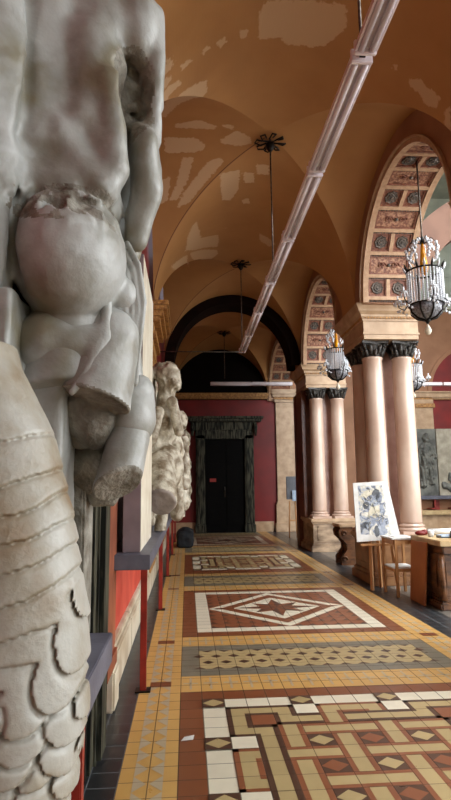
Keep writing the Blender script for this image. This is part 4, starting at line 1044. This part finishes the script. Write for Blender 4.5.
# grey reliefs against the back wall of the court
def court_reliefs():
    t=thing('relief_slab','dark grey relief slab with a standing draped figure, seen just right of the nearest pier','relief',(8.45,YB-.1,1.16))
    b=MB(); b.box(-.4,.42,-.12,.0,0,2.36,'darkrelief',.01); b.build('slab',parent=t)
    def f(P):
        d=ell(P,(8.5,19.36,3.2),(.13,.12,.17)); d=U(d,ell(P,(8.52,19.38,2.75),(.22,.14,.34)),.06); d=U(d,cap(P,(8.45,19.38,2.45),(8.3,19.38,1.55),.17,.13),.05)
        d=U(d,cap(P,(8.62,19.38,2.4),(8.62,19.38,1.6),.13,.1),.05); d=U(d,cap(P,(8.3,19.36,2.9),(8.15,19.34,2.4),.07,.06),.03); d=U(d,cap(P,(8.7,19.36,2.9),(8.82,19.34,2.5),.07,.05),.03)
        return d+.05*vnoise(P,14)+.02*np.sin(P[...,0]*60+P[...,2]*6)*(P[...,2]<2.6)
    sculpt('figure',f,(8.0,19.1,1.3),(8.95,19.5,3.45),.022,'darkrelief',t,1,None,None,(8.45,YB-.1,1.16))
    t=thing('relief_slab','pale relief slab with broken dark figure fragments at the right edge of the photo','relief',(9.4,YB-.1,1.16))
    b=MB(); b.box(-.5,.7,-.12,.0,0,2.36,'palestone',.01); b.build('slab',parent=t)
    def g(P):
        d=ell(P,(9.75,19.36,2.9),(.12,.12,.35)); d=U(d,ell(P,(9.7,19.36,1.8),(.3,.14,.3)),.05); d=U(d,cap(P,(9.1,19.4,1.5),(9.5,19.36,1.35),.14,.1),.05); d=U(d,ell(P,(9.35,19.36,1.75),(.12,.1,.2)),.03)
        return d+.08*vnoise(P,11)
    sculpt('figure',g,(8.95,19.1,1.2),(10.1,19.5,3.4),.024,'darkrelief',t,1,None,None,(9.4,YB-.1,1.16))
    t=thing('display_shelf','dark shelf on red brackets under the grey reliefs against the far wall','shelf',(9.6,YB-.1,0))
    b=MB(); b.box(-1.6,1.6,-.38,.0,1.04,1.16,'shelf',.01); b.build('board',parent=t)
    for x in (-1.0,-.25,.5):
        q=MB(); q.box(x-.02,x+.02,-.34,-.3,.72,1.04,'redpost'); q.box(x-.14,x+.14,-.34,-.0,.7,.74,'redpost'); q.box(x+.1,x+.3,-.02,.0,.6,1.0,'redpost'); q.build('bracket',parent=t)
    b=MB(); b.box(7.6,12,YB-.45,YB-.0,.5,.66,'tabletop',.02); b.box(7.6,12,YB-.3,YB,0,.5,'cream'); struct(b.build(trimname()))
court_reliefs()
# ---------------------------------------------------------------- easel with drawing
def easel():
    t=thing('easel','tan wooden easel standing in front of the nearest pier','easel',(2.9,8.7,0))
    O=Vector((2.9,8.7,0))
    P=lambda *a: Vector(a)-O
    for a,b_ in (((2.80,8.62,0),(2.86,8.79,1.62)),((3.20,8.60,0),(3.10,8.79,1.62)),((3.02,8.86,0),(2.98,8.82,1.6))):
        m=MB(); a=P(*a);b_=P(*b_); d=(b_-a).normalized(); m.tube([a,b_],.03,'oak',n=4,smooth=False); m.build('leg',parent=t)
    m=MB(); m.box(-.26,.42,-.14,-.04,.66,.69,'oak',.005); m.build('ledge',parent=t)
    # board: lying against the front legs
    bt=thing('drawing_board','white board with a grey-blue study of a twisting torso, resting on the easel','drawing',(0,0,0))
    c=[Vector((2.605,8.720,1.613)),Vector((3.154,8.720,1.639)),Vector((3.273,8.580,0.755)),Vector((2.584,8.580,0.723))]
    c[0].z-=0; ux=(c[2]-c[3]).normalized(); uy=(c[0]-c[3]).normalized(); n=ux.cross(uy).normalized()
    if n.y>0: n=-n
    o=c[3]; bt.location=o
    W=(c[2]-c[3]).length; Hh=(c[0]-c[3]).length; Wt=(c[1]-c[0]).length
    def q(u,v,h=0): # board coordinates
        p=(c[3]*(1-u)+c[2]*u)*(1-v)+(c[0]*(1-u)+c[1]*u)*v; return p-o+n*h
    m=MB(); m.add([q(0,0),q(1,0),q(1,1),q(0,1),q(0,0,-.02),q(1,0,-.02),q(1,1,-.02),q(0,1,-.02)],[(0,1,2,3),(4,7,6,5),(0,4,5,1),(1,5,6,2),(2,6,7,3),(3,7,4,0)],'paper'); m.build('board',parent=bt)
    m=MB(); m.add([q(.10,.12,.001),q(.80,.06,.001),q(.82,.93,.001),q(.12,.95,.001)],[(0,1,2,3)],'drawing'); m.build('painted_field',parent=bt)
    m=MB(); rnd=random.Random(11)
    def blob(u,v,a,b_,rot,k,h):
        pts=[]
        for i in range(18):
            th=2*PI*i/18; w=1+.18*rnd.uniform(-1,1); x=a*w*math.cos(th);y=b_*w*math.sin(th); pts.append(q(u+x*math.cos(rot)-y*math.sin(rot),v+x*math.sin(rot)+y*math.cos(rot),h))
        m.add(pts,[tuple(range(18))],k)
    for u,v,a,b_,r,k in ((.62,.78,.10,.10,0,'charcoal'),(.58,.68,.2,.09,.3,'bluewash'),(.36,.80,.15,.06,.2,'sandwash'),(.5,.5,.14,.13,.5,'sandwash'),(.4,.34,.2,.08,.5,'bluewash'),(.62,.30,.12,.12,0,'bluewash'),(.25,.27,.12,.05,.3,'charcoal'),(.7,.5,.07,.1,0,'bluewash'),(.48,.15,.06,.09,0,'charcoal'),(.64,.14,.1,.05,.2,'bluewash'),(.3,.6,.08,.06,.4,'charcoal')): blob(u,v,a,b_,r,k,.0015)
    m.build('wash_marks',parent=bt)
    m=MB()
    for k in range(46):
        u=rnd.gauss(.48,.16);v=rnd.gauss(.5,.24); a=rnd.uniform(0,2*PI); cv=rnd.uniform(-1.5,1.5); ln=rnd.uniform(.02,.05)
        if not(.15<u<.78 and .1<v<.9): continue
        pts=[]
        for i in range(7):
            pts.append(q(u,v,.003)); u+=ln*.6*math.cos(a);v+=ln*.6*math.sin(a);a+=cv*.35
        m.tube(pts,.0035,'charcoal' if k%3 else 'sandwash',n=4)
    m.build('charcoal_lines',parent=bt)
easel()
# ---------------------------------------------------------------- small stand in front
def stand():
    t=thing('side_stand','small open wooden stand with a lower shelf between easel and table','stand',(3.08,8.26,0))
    for x,y in ((-.13,.2),(-.09,-.2),(.20,-.17),(.18,.22)):
        m=MB(); m.box(x-.019,x+.019,y-.019,y+.019,0,.80,'oak',.003); m.build('leg',parent=t)
    m=MB(); m.box(-.155,.225,-.23,.25,.80,.825,'paper',.004); m.build('top_board',parent=t)
    m=MB(); m.box(-.14,.20,-.2,.22,.39,.41,'paper',.004); m.build('lower_shelf',parent=t)
    for a in ((-.10,.2,-.21,-.19,.73,.79),(-.13,-.11,-.19,.2,.73,.79),(-.10,.2,-.21,-.19,.35,.39),(-.13,-.11,-.19,.2,.35,.39)): m=MB(); m.box(*a,'oak'); m.build('rail',parent=t)
    s=MB(); s.box(3.0,3.2,8.12,8.36,.826,.834,'paper'); o=s.build('paper_sheet',origin=(3.1,8.24,.826)); tag(o,'loose white sheets lying on the small stand','paper'); 
stand()
# ---------------------------------------------------------------- work table with art supplies
def table():
    t=thing('work_table','dark carved wooden table with pale top at the right edge','table',(3.95,7.55,0))
    m=MB(); m.box(-.76,1.1,-.5,.45,.80,.87,'tabletop',.008); m.build('table_top',parent=t)
    m=MB(); m.box(-.70,1.05,-.44,.44,.70,.80,'walnut',.01); m.build('apron',parent=t)
    for x0,x1 in ((-.71,-.28),(.5,.95)):
        m=MB(); m.box(x0,x1,-.36,.36,.16,.70,'walnut',.015); m.box(x0-.04,x1+.04,-.42,.42,0,.1,'walnut',.02); m.box(x0-.02,x1+.02,-.39,.39,.1,.16,'walnut',.02)
        m.box(x0+.06,x1-.06,-.375,-.36,.26,.6,'walnut',.006); m.box(x0-.015,x0,-.26,.26,.26,.6,'walnut',.006)
        for s in (-1,1):
            m.tube([(x0+.02 if s<0 else x1-.02,-.37,.7),(x0-.01 if s<0 else x1+.01,-.40,.5),(x0+.03 if s<0 else x1-.03,-.36,.3),(x0 if s<0 else x1,-.41,.12)],[.03,.045,.03,.045],'walnut',n=10)
        m.build('pedestal_leg',parent=t)
    b=MB(); b.add([(3.125,7.92,.004),(3.125,7.44,.004),(3.182,7.40,.82),(3.182,7.92,.80),(3.105,7.92,.004),(3.105,7.44,.004),(3.162,7.40,.82),(3.162,7.92,.80)],[(0,1,2,3),(4,7,6,5),(0,4,5,1),(1,5,6,2),(2,6,7,3),(3,7,4,0)],'orangewood')
    tag(b.build('plywood_board',origin=(3.06,7.65,.02)),'orange-brown board leaning against the left end of the work table','board')
    def item(name,label,cat,loc,fn,group=None):
        m=MB(); fn(m); o=m.build(name); o.location=(loc[0]+.1,loc[1],.871+(loc[2] if len(loc)>2 else 0)); return tag(o,label,cat,group)
    def cup(m,r=.045,h=.09,k='paper'): m.lathe([(r*.7,0),(r*.8,.005),(r,h),(r*.9,h),(r*.66,.012)],m=k,n=20)
    item('paper_roll','white roll of paper lying on the work table','paper',(3.5,7.86),lambda m:m.tube([(-.2,0,.045),(.2,0,.045)],.045,'paper',n=18))
    item('mug','white mug at the left of the work table clutter','mug',(3.23,7.62),cup)
    item('mug','white mug tipped on its side in the middle of the work table','mug',(3.42,7.26),lambda m:m.tube([(-.05,0,.045),(.05,-.02,.045)],[.04,.045],'ivory',n=18))
    item('mug','upright white mug near the front of the work table, right of the tipped one','mug',(3.54,7.2),lambda m:cup(m,.05,.085))
    item('paint_tray','open pale blue paint tray on the work table','tray',(3.38,7.5),lambda m:(m.box(-.1,.1,-.07,.07,0,.012,'signblue'),m.box(-.1,.1,-.07,-.06,0,.035,'signblue'),m.box(-.1,.1,.06,.07,0,.035,'signblue'),m.box(-.1,-.09,-.07,.07,0,.035,'signblue'),m.box(.09,.1,-.07,.07,0,.035,'signblue')))
    item('paint_rag','crumpled dark red rag at the back left of the work table','cloth',(3.2,7.88),lambda m:(m.sphere((0,0,.03),(.09,.06,.035),'redwall',2),m.sphere((.05,.0,.04),(.05,.05,.04),'redwall',2)))
    item('paint_jar','small jar with dark lid on the work table','jar',(3.6,7.42),lambda m:(m.lathe([(.035,0),(.04,.01),(.04,.07),(.03,.08)],m='ivory',n=16),m.lathe([(.034,.08),(.034,.105)],m='iron',n=16)))
    item('paint_jar','dark jar beside the tipped mug on the work table','jar',(3.44,7.42),lambda m:(m.lathe([(.03,0),(.036,.01),(.036,.06),(.026,.07)],m='charcoal',n=16),m.lathe([(.03,.07),(.03,.09)],m='iron',n=16)))
    t=thing('brush_jar','jar of upright brushes at the back of the work table','jar',(3.78,7.62,.871))
    m=MB(); cup(m,.05,.12,'signgrey'); m.build('jar',parent=t)
    for k in range(7):
        a=k*.9; m=MB(); m.tube([(.015*math.cos(a),.015*math.sin(a),.02),(.05*math.cos(a),.05*math.sin(a),.24+.02*(k%3))],[.004,.005],'oak',n=6); o=m.build('brush',parent=t)
    item('paint_bottle','blue bottle at the right of the work table','bottle',(3.86,7.55),lambda m:m.lathe([(.03,0),(.035,.01),(.035,.13),(.014,.16),(.014,.19)],m=mat('blue_bottle',L(70,120,170),rough=.2),n=16))
    item('sponge','yellow sponge at the right end of the work table','sponge',(3.66,7.24),lambda m:m.box(-.05,.05,-.03,.03,0,.03,mat('yellow_sponge',L(196,190,60),rough=.8),.008))
table()
# ---------------------------------------------------------------- carved console between the piers
def console(x,y,label,rz=0):
    t=thing('carved_console',label,'console',(x,y,0),rz)
    m=MB(); m.box(-.30,.42,-.28,.28,.74,.80,'cream',.012); m.build('top_slab',parent=t)
    prof=[(-.26,.74),(-.30,.66),(-.28,.56),(-.2,.48),(-.14,.40),(-.14,.30),(-.2,.22),(-.26,.14),(-.26,.0),(.0,.0),(.04,.14),(.02,.3),(.06,.45),(.2,.6),(.3,.74)]
    for s in (-.24,.16):
        m=MB(); m.prism(prof,s,s+.09,1,'walnut'); m.tube([(-.2+.06*math.cos(k*.8)*(1-k/10),s-.01,.62+.06*math.sin(k*.8)*(1-k/10)) for k in range(9)],.016,'walnut',n=6); m.tube([(-.2+.06*math.cos(k*.8)*(1-k/10),s-.01,.12+.06*math.sin(k*.8)*(1-k/10)) for k in range(9)],.016,'walnut',n=6); m.build('scroll_leg',parent=t)
    m=MB(); m.box(-.1,.06,-.2,.2,.1,.7,'walnut',.01); m.build('back_panel',parent=t)
console(3.33,11.5,'carved wooden console with a scrolled leg and pale slab, standing between the two piers')
# low wooden chest before the nearest pier
# ---------------------------------------------------------------- far aisle furniture
def info_stand():
    t=thing('notice_stand','grey notice panel with pale blue leaflets on wooden legs in front of the far pilaster','stand',(3.22,17.2,0))
    for x in (-.12,.12): m=MB(); m.tube([(x,0,0),(x*.7,.02,1.1)],.022,'oak',n=8); m.build('leg',parent=t)
    m=MB(); m.box(-.18,.14,-.03,.03,1.15,1.85,'signgrey',.01); m.build('panel',parent=t)
    m=MB(); m.box(-.02,.16,-.1,-.03,1.1,1.42,'signblue',.01); m.build('leaflet_box',parent=t)
    m=MB(); m.box(-.12,.12,-.015,.015,.5,.54,'oak'); m.build('stretcher',parent=t)
info_stand()
def pouf(P): return U(ell(P,(-.05,15.3,.3),(.22,.4,.22)),bx(P,(-.27,14.9,.0),(.16,15.7,.42),.06),.06)+.05*vnoise(P,7)
o=sculpt('covered_bundle',pouf,(-.45,14.6,-.02),(.4,15.95,.8),.03,'navy',None,2,None,None,(0,15.3,0)); tag(o,'dark navy covered bundle on the floor near the far door','bundle')
b=MB(); b.add([(-.04,3.82,.006),(.035,3.83,.006),(.045,3.885,.012),(-.02,3.87,.008)],[(0,1,2,3)],'paper'); o=b.build('paper_scrap',origin=(0,3.85,.006)); md=o.modifiers.new('t','SOLIDIFY'); md.thickness=.001
tag(o,'small white paper scrap on the red-brown tile border','paper')
# ---------------------------------------------------------------- light
w=bpy.data.worlds.new('world'); bpy.context.scene.world=w; w.use_nodes=True; w.node_tree.nodes['Background'].inputs[0].default_value=(.7,.85,1,1); w.node_tree.nodes['Background'].inputs[1].default_value=1.0
vs_=bpy.context.scene.view_settings; vs_.view_transform='Standard'; vs_.look='None'; vs_.gamma=1; vs_.use_curve_mapping=False; vs_.exposure=0.35
